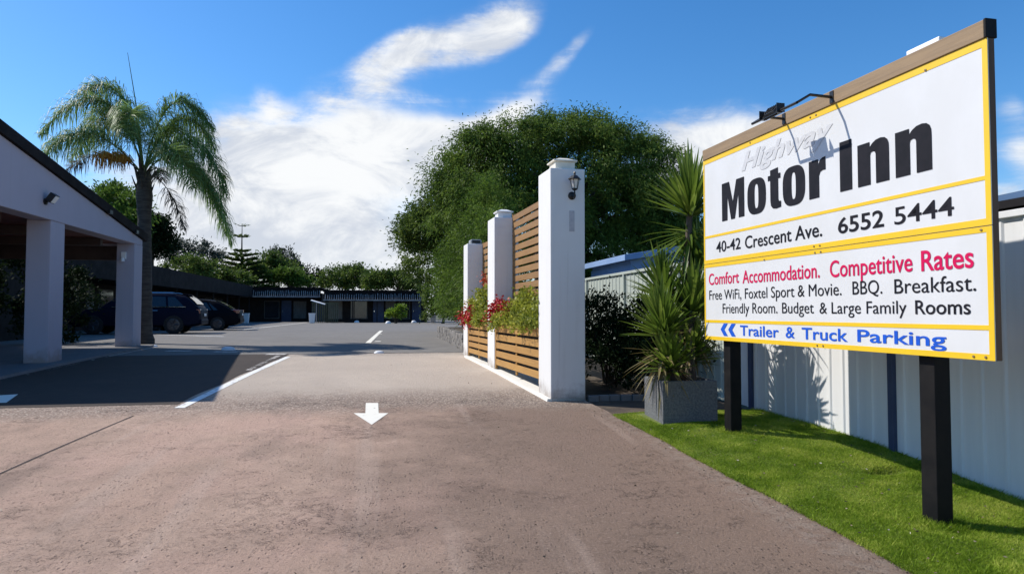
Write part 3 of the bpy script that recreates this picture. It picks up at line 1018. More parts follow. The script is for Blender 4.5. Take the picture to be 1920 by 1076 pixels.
letters([('Trailer', .689, 1.298, .060, .095, B2), ('&', 1.394, 1.518, .063, .093, B2), ('Truck', 1.608, 2.144, .060, .093, B2), ('Parking', 2.243, 3.010, .064, .088, B2)], 'ink_blue', lp)
letters([('Highway', .748, 2.025, 1.585, .165, dict(offset=0.030, shear=.36))], 'ink_faded', up)
mb = MB()
for s_ in (.335, .478):
    poly = [(0, .062), (.062, .121), (.135, .121), (.072, .062), (.135, 0), (.062, 0)]
    tri = tessellate_polygon([[Vector((a, b, 0)) for a, b in poly]])
    mb.add([(s_ + a, -.003, ZB + .047 + b) for a, b in poly], [tuple(t) for t in tri])
me = bpy.data.meshes.new('chevrons'); me.from_pydata(mb.v, [], mb.f); link_mesh('chevrons', me, 'ink_blue', lp, False)

# heavy "Motor Inn" letters, drawn as outlines
gM = [(0, 0), (0, .368), (.135, .368), (.2, .165), (.265, .368), (.4, .368), (.4, 0), (.303, 0), (.298, .232), (.235, 0), (.167, 0), (.104, .232), (.1, 0)]
gt = [(0, .25), (0, .294), (.035, .294), (.035, .338), (.15, .346), (.15, .294), (.183, .294), (.183, .25), (.15, .25), (.15, .075), (.158, .056), (.188, .053), (.188, .002), (.12, -.004), (.07, .004), (.042, .03), (.034, .07), (.034, .25)]
gr_ = [(0, 0), (0, .299), (.113, .299), (.113, .255), (.135, .288), (.165, .303), (.20, .305), (.20, .203), (.165, .205), (.137, .195), (.122, .165), (.122, 0)]
gI = [(0, 0), (0, .368), (.128, .368), (.128, 0)]
gn = [(0, 0), (0, .30), (.12, .30), (.12, .262), (.145, .285), (.18, .302), (.225, .307), (.262, .30), (.285, .283), (.297, .255), (.299, .22), (.299, 0), (.177, 0), (.177, .205), (.170, .222), (.150, .228), (.130, .222), (.124, .205), (.124, 0)]
mb = MB()
ZL = 1.164


def glyph(poly, s):
    tri = tessellate_polygon([[Vector((a, b, 0)) for a, b in poly]])
    mb.add([(s + a, -.003, ZB + ZL + b) for a, b in poly], [tuple(t) for t in tri])


def ring(sc_, hw, h0, h1, ihw, i0, i1, p=2.9):
    n = 40
    o_, q = [], []
    for k in range(n):
        a = 2 * math.pi * k / n
        c, s = math.cos(a), math.sin(a)
        f = lambda v: math.copysign(abs(v) ** (2 / p), v)
        o_.append((sc_ + hw * f(c), -.003, ZB + (h0 + h1) / 2 + (h1 - h0) / 2 * f(s)))
        q.append((sc_ + ihw * f(c), -.003, ZB + (i0 + i1) / 2 + (i1 - i0) / 2 * f(s)))
    mb.add(o_ + q, [(k, (k + 1) % n, n + (k + 1) % n, n + k) for k in range(n)])


glyph(gM, .388)
ring(.989, .147, 1.155, 1.478, .031, 1.208, 1.425)
glyph(gt, 1.169)
ring(1.532, .149, 1.150, 1.476, .029, 1.203, 1.423)
glyph(gr_, 1.731); glyph(gI, 2.091); glyph(gn, 2.279); glyph(gn, 2.635)
me = bpy.data.meshes.new('lettering'); me.from_pydata(mb.v, [], mb.f); link_mesh('lettering', me, 'ink_black', up, False)

# floodlight on a bracket over the face of the sign, and the lamp behind the rail
fl = thing('floodlight', 'black floodlight on a two-armed bracket over the face of the motor inn sign', 'floodlight', (S0.x, S0.y, 0.25), sign_rz)
ZR = ZB + ZT + .055
OF = 0.31
for s_ in (1.43, 2.03):
    a = MB().tube([(s_, -0.012, ZR), (s_, -0.2, ZR + .006), (s_, -OF, ZR - .06)], .011, 6)
    a.box(s_ - .02, s_ + .02, -0.018, -0.0125, ZR - .045, ZR + .045)
    a.build('arm', 'black_metal', fl, True, smooth=True)
MB().tube([(1.43, -OF, ZR - .06), (2.03, -OF, ZR - .06)], .011, 6).build('cross_bar', 'black_metal', fl, True, smooth=True)
mx = Matrix.Translation((1.70, -OF + .005, ZR - .025)) @ Matrix.Rotation(R(-38), 4, 'X')
h = MB()
h.hexa([mx @ Vector(p) for p in ((-.06, -.010, -.036), (.06, -.010, -.036), (.06, -.010, .036), (-.06, -.010, .036))],
       [mx @ Vector(p) for p in ((-.088, .028, -.058), (.088, .028, -.058), (.088, .028, .058), (-.088, .028, .058))])
for k in range(5):
    xx = -.05 + k * .025
    h.box(xx - .003, xx + .003, -.020, -.009, -.03, .03, mx)
hd = h.build('lamp_head', 'black_metal', fl, True, bevel=0.004)
MB().box(-.08, .08, .0285, .031, -.05, .05, mx).build('lens', 'lamp_glass', hd, True)
yk = MB(); yk.box(1.58, 1.585, -OF - .03, -OF + .04, ZR - .07, ZR + .0); yk.box(1.815, 1.82, -OF - .03, -OF + .04, ZR - .07, ZR + .0); yk.box(1.58, 1.82, -OF - .02, -OF + .02, ZR - .076, ZR - .070)
yk.build('bracket', 'black_metal', fl, True)
wl = thing('batten_light', 'slim white lamp fixed behind the top rail of the motor inn sign', 'lamp', (S0.x, S0.y, 0.25), sign_rz)
MB().box(2.665, 2.935, 0.07, 0.19, ZB + ZT + .112, ZB + ZT + .175).build('housing', 'lamp_white', wl, True, bevel=0.008)
MB().box(2.76, 2.84, 0.0625, 0.16, ZB + ZT - .06, ZB + ZT + .119).build('bracket', 'steel', wl, True)

# ------------------------------------------------------------------ gate: three rendered pillars, timber screens and planter boxes
GA = math.atan(0.0541)
G0 = Vector((2.144, 8.69, 0.0))
gdir = Vector((-math.sin(GA), math.cos(GA), 0)); gside = Vector((math.cos(GA), math.sin(GA), 0))


def gp(along, z=0.0, side=0.0):
    p = G0 + gdir * along + gside * side
    return (p.x, p.y, z)


pill = []
for i, (al, ztop, lab, dp) in enumerate([(0.0, 3.483, 'white rendered gate pillar closest to the sign, with wall lantern and cream cap', .57),
                                         (3.404, 3.30, 'white rendered gate pillar between the two timber screens', .58),
                                         (6.11, 3.09, 'white rendered gate pillar at the hedge end of the screens, with grey cap', .5)]):
    b = gp(al); zb = gz(b[1]) - .05
    t = thing('gate_pillar', lab, 'pillar', (b[0], b[1], zb), GA, 'white gate pillars')
    wd = (.47, .44, .40)[i]
    MB().box(0, wd, 0, dp, 0, ztop - zb).build('shaft', 'white_render', t, True, bevel=0.012, seg=3)
    h0 = ztop - zb
    if i < 2:
        c = MB(); s_ = (.135, .125)[i]; cx_, cy_ = wd / 2 - .01, dp / 2 - .08
        hh = (.105, .10)[i]
        c.box(cx_ - s_, cx_ + s_, cy_ - s_, cy_ + s_, h0 - .003, h0 + hh)
        cp = c.build('cap', 'cap_cream' if i == 0 else 'white_render', t, True, bevel=0.006)
        e = .028
        l = MB().box(cx_ - s_ - e, cx_ + s_ + e, cy_ - s_ - e, cy_ + s_ + e, h0 + hh, h0 + hh + .022)
        l.hexa([(cx_ - s_ - .01, cy_ - s_ - .01, h0 + hh + .0225), (cx_ + s_ + .01, cy_ - s_ - .01, h0 + hh + .0225), (cx_ + s_ + .01, cy_ + s_ + .01, h0 + hh + .0225), (cx_ - s_ - .01, cy_ + s_ + .01, h0 + hh + .0225)],
               [(cx_ - s_ * .45, cy_ - s_ * .45, h0 + hh + .06), (cx_ + s_ * .45, cy_ - s_ * .45, h0 + hh + .06), (cx_ + s_ * .45, cy_ + s_ * .45, h0 + hh + .06), (cx_ - s_ * .45, cy_ + s_ * .45, h0 + hh + .06)])
        l.build('lid', 'cap_cream' if i == 0 else 'white_render', cp, True, bevel=0.006)
    else:
        c = MB().box(.08, .32, .05, .33, h0 - .003, h0 + .10)
        cp = c.build('cap', 'cap_grey', t, True, bevel=0.03, seg=4)
        MB().box(.11, .29, .043, .0495, h0 + .015, h0 + .08).build('lens', 'black_metal', cp, True)
    if i == 0:
        MB().box(.255, .325, -.006, .002, 2.66 - zb, 2.93 - zb).build('cover_plate', 'plate_grey', t, True, bevel=0.003)
    pill.append(t)

# wall lantern on the near pillar
lb = gp(0, 3.05, .29)
ln = thing('wall_lantern', 'black coach lantern with glass panes on the front of the near gate pillar', 'lantern', lb, GA)
MB().lathe([(.052, 0.0), (.052, -.012), (.035, -.022), (.012, -.026)], (0.0, -.001, .075), 18, 'Y').build('wall_plate', 'black_metal', ln, True, smooth=True)
arm = MB().tube([(0, -.02, .07), (0, -.06, .045), (0, -.10, .05), (0, -.118, .085), (0, -.12, .13)], .009, 8)
arm.build('arm', 'black_metal', ln, True, smooth=True)
cy_ = -.12
MB().lathe([(.012, .125), (.034, .135), (.042, .145), (.042, .152)], (0, cy_, 0), 6).build('base_cup', 'black_metal', ln, True)
MB().lathe([(.036, .1525), (.058, .265)], (0, cy_, 0), 6).build('glass', 'lamp_glass', ln, True)
c = MB()
for k in range(6):
    a = 2 * math.pi * k / 6
    c.tube([(.0385 * math.cos(a), cy_ + .0385 * math.sin(a), .152), (.0605 * math.cos(a), cy_ + .0605 * math.sin(a), .266)], .0045, 4)
c.build('cage', 'black_metal', ln, True)
MB().lathe([(.088, .266), (.090, .272), (.045, .312), (.016, .325), (.014, .345), (.020, .352), (.006, .372)], (0, cy_, 0), 6).build('roof', 'black_metal', ln, True)

# kerb under the screens
kb = MB()
L_ = 6.2
for i in range(12):
    a0, a1 = -.0 + L_ * i / 12, L_ * (i + 1) / 12
    q = []
    for a in (a0, a1):
        for s_ in (-.10, .45):
            q.append((s_, a))
    def kp(a, s_, z): 
        p = gp(a, 0, s_); return (p[0], p[1], gz(p[1]) + z)
    kb.hexa([kp(a0, -.06, -.05), kp(a0, .45, -.05), kp(a1, .45, -.05), kp(a1, -.06, -.05)],
            [kp(a0, -.045, .035), kp(a0, .45, .035), kp(a1, .45, .035), kp(a1, -.045, .035)])
tag(kb.build('gate_kerb', 'kerb_cream'), 'low cream kerb strip under the gate pillars and planter boxes', 'kerb')

bays = [(0.575, 3.400), (3.990, 6.106)]
scr_lab = ['tall brown slatted timber screen between the lantern pillar and the middle pillar', 'tall brown slatted timber screen between the middle pillar and the hedge']
box_lab = ['tan slatted planter box between the lantern pillar and the middle pillar', 'tan slatted planter box nearer the hedge']
for i, (a0, a1) in enumerate(bays):
    top = (3.335, 3.10)[i]
    L_ = a1 - a0
    t = thing('timber_screen', scr_lab[i], 'screen', gp(a0, 1.40, .33), GA, 'timber slat screens')
    z0 = 1.84 - 1.40; z1 = top - 1.40
    n = 11 if i == 0 else 9
    pitch = (z1 - z0) / n
    sl = MB()
    for k in range(n):
        zz = z0 + k * pitch
        j = random.uniform(-.004, .004)
        sl.box(.002 + j * .3, .02 + j * .3, .03, L_ - .03, zz + pitch * .24 + j, zz + pitch - .004 + j)
    sl.build('slats', 'timber_brown', t, True, bevel=0.003)
    for ya in (0, L_ - .034):
        MB().box(-.004, .05, ya, ya + .034, -.02, z1 + .02).build('end_post', 'timber_brown', t, True, bevel=0.003)
    for ya in (L_ * .5 - .025, .2):
        MB().box(.022, .055, ya, ya + .045, -.02, z1).build('batten', 'edge_brown', t, True)
    # planter box
    zb = (.63, .70)[i]; zt = 1.395
    t = thing('planter_box', box_lab[i], 'planter', gp(a0, zb, .02), GA, 'slatted planter boxes')
    H = zt - zb
    n = 5
    pitch = (H - .05) / n
    s_ = MB()
    for k in range(n):
        j = random.uniform(-.003, .003)
        s_.box(0, .018, .05, L_ - .052, .028 + k * pitch + (pitch * .27 if k < n else 0) + j, .028 + (k + 1) * pitch - .003 + j)
    s_.build('slats', 'timber_tan', t, True, bevel=0.003)
    f = MB()
    for (xa, xb, ya, yb, nm) in ((-.006, .03, .002, .048, 'stile'), (-.006, .03, L_ - .05, L_ - .002, 'stile'), (.019, .045, L_ * .5 - .03, L_ * .5 + .03, 'batten')):
        MB().box(xa, xb, ya, yb, 0, H - .045).build(nm, 'timber_tan', t, True, bevel=0.003)
    MB().box(-.02, .05, 0.001, L_ - .001, H - .035, H).build('top_board', 'timber_tan', t, True, bevel=0.004)
    MB().box(.06, .29, .004, L_ - .004, .1, H - .05).build('soil', 'soil', t, True)


def box_shrub(label, i, a0, a1, n, zadd):
    t = thing('flowering_shrub', label, 'shrub', gp((a0 + a1) / 2, 1.35, .17), GA, 'shrubs in the planter boxes')
    L_ = a1 - a0
    ncl = int(48 * L_)
    al = a0 + .05 + (L_ - .1) * rng.random(ncl)
    hh = (.12 + zadd * rng.random(ncl) ** 1.2) * (0.75 + 0.35 * np.sin(al * 4.0 + i))
    C = np.array([gp(a, 1.36 + h_, s) for a, h_, s in zip(al, hh, rng.uniform(.0, .29, ncl))])
    # some clumps hang over the front edge
    hang = rng.random(ncl) < 0.2
    C[hang] += np.array([-.10 * gside.x, -.10 * gside.y, -.03])
    C[hang, 2] = 1.40 + 0.08 * rng.random(hang.sum())
    j = rng.integers(0, ncl, n)
    P = C[j] + rng.normal(size=(n, 3)) * np.array([.05, .07, .055])
    # keep leaves in front of the screen
    loc = (P - np.array(G0)) @ np.array(gside)
    ok = (loc < .325) & ((P[:, 2] > 1.40) | (loc < -.03))
    P = P[ok]; 
    D = rng.normal(size=(len(P), 3)) + np.array([-.25, -.2, .45])
    V, F = leaves(P, D, .065, .036)
    fast_mesh('foliage', V, F, 'leaf_box', t)
    st = MB()
    st.tube([gp(a0 + .1, 1.33, .16), gp(a1 - .1, 1.33, .16)], .012, 5)
    for q in range(0, ncl, 3):
        b = gp(al[q], 1.33, .16)
        st.tube([b, Vector(b).lerp(Vector(C[q]), .6) + Vector((0, 0, .03)), C[q]], [.006, .005, .003], 5)
    st.build('stems', 'bark', t)
    return t, C


def blossoms(t, spots, m, n=26, r_=.05):
    P = []
    for c_ in spots:
        P.append(np.array(c_) + rng.normal(size=(n, 3)) * r_)
    P = np.concatenate(P)
    V, F = leaves(P, rng.normal(size=P.shape), .046, .042)
    fast_mesh('blossoms', V, F, m, t)


t, C = box_shrub('bushy yellow-green shrub with few red blooms in the planter box beside the lantern pillar', 0, bays[0][0], bays[0][1], 9000, .42)
blossoms(t, [gp(bays[0][1] - .12, 1.66, -.02), gp(bays[0][1] - .25, 1.76, .02), gp(bays[0][1] - .08, 1.52, -.08), gp(bays[0][1] - .4, 1.68, .0), gp(bays[0][1] - 1.0, 1.70, .0), gp(bays[0][1] - .18, 1.58, -.05)], 'flower_red', 120, .06)
t, C = box_shrub('yellow-green shrub with large red blooms in the planter box nearer the hedge', 1, bays[1][0], bays[1][1], 6000, .62)
blossoms(t, [gp(bays[1][1] - .3, 1.56, .0), gp(bays[1][1] - .15, 1.46, -.05), gp(bays[1][1] - .5, 1.66, .02), gp(bays[1][1] + .02, 1.5, -.09), gp(bays[1][1] - .4, 1.45, -.04), gp(bays[1][1] - .6, 1.5, -.02)], 'flower_red', 150, .07)
blossoms(t, [gp(bays[1][1] - .75, 2.35, .22), gp(bays[1][1] - .9, 2.22, .2)], 'flower_orange', 30, .05)

# ------------------------------------------------------------------ right side: fences, shed, neighbour's roof
def metal_fence(name, label, y0, y1, x, m, post_y, pm, dz=0.0):
    t = thing(name, label, 'fence', (x, y0, gz(y0)), 0, 'metal panel fences')
    prof = []
    y = y0
    while y < y1:
        for dy, dx in ((0, 0), (.075, 0), (.090, -.013), (.110, -.013), (.125, 0)):
            if y + dy <= y1: prof.append((y + dy, x + dx))
        y += .20
    prof.append((y1, x))
    vs, fs = [], []
    for (yy, xx) in prof:
        vs += [(xx, yy, gz(yy) + .01), (xx, yy, 2.30 + dz)]
    for i in range(len(prof) - 1):
        fs.append((2 * i, 2 * i + 2, 2 * i + 3, 2 * i + 1))
    me = bpy.data.meshes.new('sheeting'); me.from_pydata(vs, [], fs); link_mesh('sheeting', me, m, t)
    MB().box(x - .035, x + .03, y0, y1, 2.285 + dz, 2.335 + dz).build('top_rail', m, t, bevel=0.004)
    MB().box(x - .035, x + .03, y0, y1, gz(y0) - .06 if y0 < 2 else gz(y0) + .0, gz(y0) + .03).build('bottom_rail', m, t)
    for py in post_y:
        MB().box(x - .04, x + .035, py - .032, py + .032, gz(py) - .1, 2.30 + dz).build('post', pm, t, bevel=0.003)
    return t


metal_fence('metal_fence', 'pale green ribbed metal fence behind the dark bush and the yucca', 8.3, 22.0, 4.46, 'fence_green', [9.9, 12.3, 14.7, 17.1, 19.5], 'fence_green', .03)
metal_fence('metal_fence', 'white ribbed metal fence standing behind the motor inn sign', 0.2, 8.28, 4.45, 'fence_white', [5.42, 7.8, 3.0, .6], 'fence_blue')

sh = thing('garden_shed', 'pale blue metal garden shed showing above the green fence', 'shed', (4.9, 13.2, gz(13)), 0)
sz = gz(13)
MB().box(4.95, 8.2, 13.3, 16.0, sz, 2.595).build('wall', 'shed_blue', sh)
MB().hexa([(4.75, 13.1, 2.64), (8.4, 13.1, 3.22), (8.4, 16.2, 3.22), (4.75, 16.2, 2.64)], [(4.75, 13.1, 2.76), (8.4, 13.1, 3.36), (8.4, 16.2, 3.36), (4.75, 16.2, 2.76)]).build('roof', 'shed_blue', sh, bevel=0.006)
MB().hexa([(4.95, 13.31, 2.596), (8.2, 13.31, 2.596), (8.2, 15.9, 2.596), (4.95, 15.9, 2.596)], [(4.95, 13.31, 2.665), (8.2, 13.31, 3.18), (8.2, 15.9, 3.18), (4.95, 15.9, 2.665)]).build('gable', 'shed_blue', sh)

nh = thing('neighbour_house', 'neighbouring house with a low blue-grey metal roof behind the white fence', 'house', (12, 9, gz(9)), 0)
MB().box(8.9, 16, 6.2, 13, gz(9), 3.08).build('wall', 'dark_wall', nh)
rf = MB()
rf.add([(8.4, 5.6, 3.12), (16.5, 5.6, 3.12), (16.5, 13.6, 3.12), (8.4, 13.6, 3.12), (11.0, 9.6, 3.75), (14.0, 9.6, 3.75)], [(0, 1, 5, 4), (1, 2, 5), (2, 3, 4, 5), (3, 0, 4), (3, 2, 1, 0)])
rf.build('roof', 'roof_blue', nh)
MB().box(8.32, 8.40, 5.5, 13.7, 3.02, 3.13).build('gutter', 'charcoal', nh)

# ------------------------------------------------------------------ planter with yucca
PL = thing('square_planter', 'square mottled grey concrete planter holding the yucca', 'planter', (2.90, 6.87, gz(7.1)), R(-3))
pz0, pz1 = gz(7.1), .885
ps = .60
o_ = [(0, 0), (ps, 0), (ps, ps), (0, ps)]
pb = MB()
zt = pz1 - pz0
pb.box(0, ps, 0, .05, -.08, zt); pb.box(0, ps, ps - .05, ps, -.08, zt); pb.box(0, .05, .0502, ps - .0502, -.08, zt); pb.box(ps - .05, ps, .0502, ps - .0502, -.08, zt)
pb.build('pot', 'planter_grey', PL, True, bevel=0.005)
MB().box(.051, ps - .051, .051, ps - .051, 0, zt - .05).build('soil', 'soil', PL, True)


def sword_leaves(name, c, axis, n, length, width, m, parent, spread=(0.05, 1.25), droop=0.25, lowskip=0.0):
    """rosette of stiff tapering blades, each a strip with a centre fold"""
    c = np.array(c); ax = np.array(axis, float); ax /= np.linalg.norm(ax)
    e1 = np.cross(ax, [0.3, 1, 0.1]); e1 /= np.linalg.norm(e1); e2 = np.cross(ax, e1)
    V, F = [], []
    for i in range(n):
        f = (i + .5) / n
        ph = i * 2.39996 + random.uniform(-.2, .2)
        th = spread[0] + (spread[1] - spread[0]) * f ** .85 + random.uniform(-.10, .10)
        d_ = ax * math.cos(th) + (e1 * math.cos(ph) + e2 * math.sin(ph)) * math.sin(th)
        L_ = length * random.uniform(.78, 1.12) * (1 - .15 * f)
        s_ = np.cross(d_, [0, 0, 1.0]); ns = np.linalg.norm(s_)
        s_ = s_ / ns if ns > 1e-3 else e1
        nrm = np.cross(s_, d_)
        w_ = width * random.uniform(.8, 1.15)
        dr = droop * (0.3 + f) * random.uniform(.5, 1.5)
        base = c - ax * (.10 * f) + d_ * .02
        pts = []
        for k, (t_, ww) in enumerate(((0, .55), (.25, 1), (.55, .9), (.8, .55), (1, 0.04))):
            p = base + d_ * L_ * t_ + np.array([0, 0, -1]) * dr * L_ * t_ * t_
            pts.append((p - s_ * w_ * ww / 2, p - nrm * w_ * ww * .22, p + s_ * w_ * ww / 2))
        b = len(V)
        for a in pts: V += list(a)
        for k in range(4):
            q = b + 3 * k
            F += [(q, q + 1, q + 4, q + 3), (q + 1, q + 2, q + 5, q + 4)]
    return fast_mesh(name, np.array(V), np.array(F), m, parent)


yu = thing('yucca', 'tall many-headed green yucca growing in the square grey planter', 'yucca', (3.2, 7.17, .83), 0)
heads = [  # head position, axis, leaves, length, stem foot
    ((3.50, 7.46, 2.80), (-.02, -.05, 1), 130, .74, (3.30, 7.3, .83)),
    ((2.97, 7.05, 1.44), (-.15, -.1, 1), 105, .56, (3.12, 7.1, .83)),
    ((3.44, 7.30, 1.66), (.05, -.15, 1), 95, .60, (3.32, 7.1, .83)),
    ((3.20, 7.55, 1.84), (-.05, .1, 1), 90, .60, (3.2, 7.3, .83)),
    ((3.02, 6.98, 1.05), (-.3, -.35, 1), 70, .46, (3.1, 7.0, .83)),
    ((3.40, 7.25, 1.14), (.25, -.2, 1), 70, .46, (3.36, 7.1, .83)),
    ((3.62, 7.50, 2.20), (.2, .1, .9), 90, .55, (3.32, 7.3, .83)),
    ((3.50, 7.60, 1.50), (.2, .3, .9), 90, .58, (3.32, 7.4, .83)),
]
for hp, ax, n, L_, ft in heads:
    ftv, hv = Vector(ft), Vector(hp)
    md = ftv.lerp(hv, .5) + Vector((random.uniform(-.03, .03), random.uniform(-.03, .03), 0))
    MB().tube([ftv - Vector((0, 0, .1)), md, hv], [.05, .042, .034], 9).build('stem', 'bark', yu, smooth=True)
    sword_leaves('leaf_rosette', hp, ax, n, L_, .052, 'leaf_yucca', yu, droop=.12)
for hp, ax, n, L_, ft in (heads[0], heads[1], heads[2], heads[6]):
    q = Vector(hp) - Vector((0, 0, .26))
    sword_leaves('dry_leaves', q, ax, 46, L_ * .8, .034, 'leaf_yucca_dry' if hp != heads[0][0] else 'leaf_yucca', yu, (1.3, 2.5), .35)

# dark bush behind the near pillar
def low_bush(name, label, base, blobs, n, m, ll=.07, lw=.035, group=None, rcl=.16, ncl=90, cat='bush'):
    t = thing(name, label, cat, base, 0, group)
    P, D, C, k = crown_points(blobs, n, ncl, rcl, .6, .2, .3)
    ok = P[:, 2] > base[2] + .02
    V, F = leaves(P[ok], D[ok], ll, lw)
    fast_mesh('foliage', V, F, m, t)
    st = MB()
    for q in range(14):
        c_ = Vector(C[rng.integers(0, len(C))])
        st.tube([Vector(base) + Vector((random.uniform(-.1, .1), random.uniform(-.1, .1), 0)), Vector(base).lerp(c_, .5) + Vector((0, 0, .08)), c_], [.02, .014, .006], 5)
    st.build('stems', 'bark', t)
    return t


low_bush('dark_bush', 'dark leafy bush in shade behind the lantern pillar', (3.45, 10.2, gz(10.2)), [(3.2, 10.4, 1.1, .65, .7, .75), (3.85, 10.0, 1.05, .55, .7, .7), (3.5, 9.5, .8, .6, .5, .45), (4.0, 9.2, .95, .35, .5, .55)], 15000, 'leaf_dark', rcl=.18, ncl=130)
# brick edging of the bed behind the pillar
eb = MB()
for k in range(12):
    x0 = 2.66 + k * .15
    eb.box(x0, x0 + .14, 8.72 + .03 * math.sin(k), 8.80 + .03 * math.sin(k), gz(8.75) - .03, gz(8.75) + .055)
tag(eb.build('brick_edging', 'slab_grey', bevel=.006), 'low row of brick edging on the shaded bed between lantern pillar and planter', 'edging')

# ------------------------------------------------------------------ big trees behind the gate and the hedge
tree('shade_tree', 'very large dark green bushy tree towering behind the gate screens', 'tree', (6.2, 22.5, .6),
     [(5.9, 22, 5.7, 3.0, 2.6, 2.4), (3.6, 21.5, 5.1, 2.2, 2.0, 2.1), (8.5, 22, 5.2, 2.1, 2.2, 2.1), (7.2, 21, 4.2, 2.6, 2.0, 2.0), (4.6, 20.5, 3.6, 2.0, 1.7, 2.0),
      (7.6, 20.4, 2.9, 2.2, 1.3, 1.5), (4.4, 21.5, 6.6, 1.5, 1.5, 1.15), (7.3, 22, 6.7, 1.6, 1.6, 1.05), (9.6, 22.3, 4.6, 1.1, 1.5, 1.6), (5.7, 22, 7.2, 1.1, 1.2, .8), (3.0, 21, 6.6, .8, .8, .7), (8.9, 22, 6.8, .7, .8, .6), (1.9, 21.5, 5.6, .7, .8, .8), (6.6, 21.8, 7.55, .6, .7, .45), (4.9, 21.8, 7.5, .55, .6, .4), (8.8, 21.5, 3.0, 1.6, 1.4, 1.6), (6.2, 20.8, 2.6, 2.0, 1.2, 1.6)],
     215000, 950, .34, .125, .036, 'leaf_big', r0=.32, droop=1.0, up=.15, bend=.25, nl=40)
tree('bamboo_hedge', 'bright green bamboo-like hedge along the low stone wall beside the gate', 'hedge', (2.9, 19.5, .7),
     [(2.75, 16.9, 2.3, .72, 1.5, 1.8), (2.75, 19.5, 2.6, .85, 1.7, 2.1), (2.7, 22.3, 2.5, .95, 1.8, 2.0), (2.8, 18.2, 3.9, .65, 1.3, 1.3), (2.8, 20.8, 4.2, .7, 1.4, 1.4), (2.6, 23.8, 2.2, .9, 1.3, 1.5), (2.9, 16.0, 1.6, .6, .8, 1.0)],
     100000, 1000, .20, .10, .024, 'leaf_bamboo', r0=.06, droop=.7, up=.3, bend=.2, zmin=.72, nl=60)
tree('leafy_tree', 'mid green tree overhanging the car park at the far end of the hedge', 'tree', (3.6, 29.5, .75),
     [(2.6, 29, 4.0, 1.9, 1.9, 2.6), (3.2, 29, 5.6, 1.5, 1.6, 1.7), (1.9, 28.5, 4.2, 1.1, 1.3, 1.5), (4.0, 28.5, 6.6, 1.4, 1.5, 1.2), (1.2, 29, 4.5, .65, .9, .8), (3.4, 28, 2.2, 1.1, 1.2, 1.4), (4.4, 31, 2.0, 1.6, 1.6, 1.4)],
     60000, 520, .33, .15, .06, 'leaf_mid', r0=.2, droop=.7, bend=.15, zmin=.8, nl=20)

sw = thing('stone_wall', 'low grey stone retaining wall under the bamboo-like hedge', 'wall', (1.95, 17.2, gz(17)), 0)
q = MB()
for i in range(14):
    y0 = 16.6 + i * .55
    j = random.uniform(-.02, .02)
    for r_ in range(2):
        z0 = gz(y0) + r_ * .2
        sft = .0 if r_ == 0 else .22
        q.box(1.92 + j, 2.12, y0 + sft, y0 + sft + .53, z0 - .03, z0 + .19 + random.uniform(-.01, .01))
q.build('blocks', 'stone', sw, bevel=.02)
MB().box(1.96, 2.12, 16.6, 24.5, gz(20) - .1, gz(20) + .34).build('core', 'stone', sw)
MB().box(2.121, 4.3, 16.6, 24.6, .5, gz(20) + .36).build('soil', 'soil', sw)

# ------------------------------------------------------------------ carport
XC = -6.0
cp = thing('carport', 'mauve grey rendered carport with sloping roof and square columns', 'carport', (XC, 15.5, .66), 0)


def rk(px, py):
    p = atx(px, py, XC); return p.y, p.z


(yA, zA), (yB, zB) = rk(0, 228), rk(265, 433)
slope = (zA - zB) / (yB - yA)
Y0c, Y1c = 11.45, 19.15
zt_ = lambda y: zB + (yB - y) * slope
zso = 3.31
XL = -10.9
# fascia wall facing the drive (sloping top, level soffit)
MB().prism([(Y0c + .15, zso), (Y1c - .08, zso), (Y1c - .08, zt_(Y1c) - .202), (Y0c + .15, zt_(Y0c + .15) - .202)], lambda a, b, t_: (t_, a, b), XC - .36, XC).build('fascia', 'carport_render', cp, bevel=.008)
roof = MB().hexa([(XL - .5, Y0c, zt_(Y0c) - .20), (XC + .06, Y0c, zt_(Y0c) - .20), (XC + .06, Y1c + .12, zt_(Y1c + .12) - .20), (XL - .5, Y1c + .12, zt_(Y1c + .12) - .20)],
                 [(XL - .5, Y0c, zt_(Y0c) + .0), (XC + .06, Y0c, zt_(Y0c) + .0), (XC + .06, Y1c + .12, zt_(Y1c + .12) + .0), (XL - .5, Y1c + .12, zt_(Y1c + .12) + .0)])
roof.build('roof', 'charcoal', cp)
MB().box(XL, XC - .362, Y0c + .3, Y1c - .3, zso + .02, zso + .06).build('ceiling', 'red_timber', cp)
bm_ = MB()
for yy in (13.0, 15.2, 17.4):
    bm_.box(XL, XC - .37, yy, yy + .14, zso - .16, zso + .018)
bm_.build('beam', 'brown_beam', cp)
MB().box(XL, XC - .44, Y1c - .09, Y1c + .05, 2.93, zso + .2).build('rear_beam', 'brown_beam', cp)
MB().box(XL, XC - .362, Y0c + .15, Y0c + .29, zso - .02, zt_(Y0c + .2) - .24).build('front_fascia', 'carport_render', cp)
MB().box(XL, XC - .362, Y1c - .29, Y1c - .1, zso - .02, zt_(Y1c) - .24).build('rear_fascia', 'carport_render', cp)
for ya in (11.7, 14.12, 18.55):
    wd = .58
    MB().box(XC - .42, XC - .012, ya, ya + wd, gz(ya) - .1, zso + .001).build('column', 'carport_render', cp, bevel=.012)
for yy in (16.6, 18.3):
    MB().box(XC + .061, XC + .11, yy, yy + .16, zt_(yy + .08) - .22, zt_(yy + .08) - .14).build('roof_bracket', 'black_metal', cp)

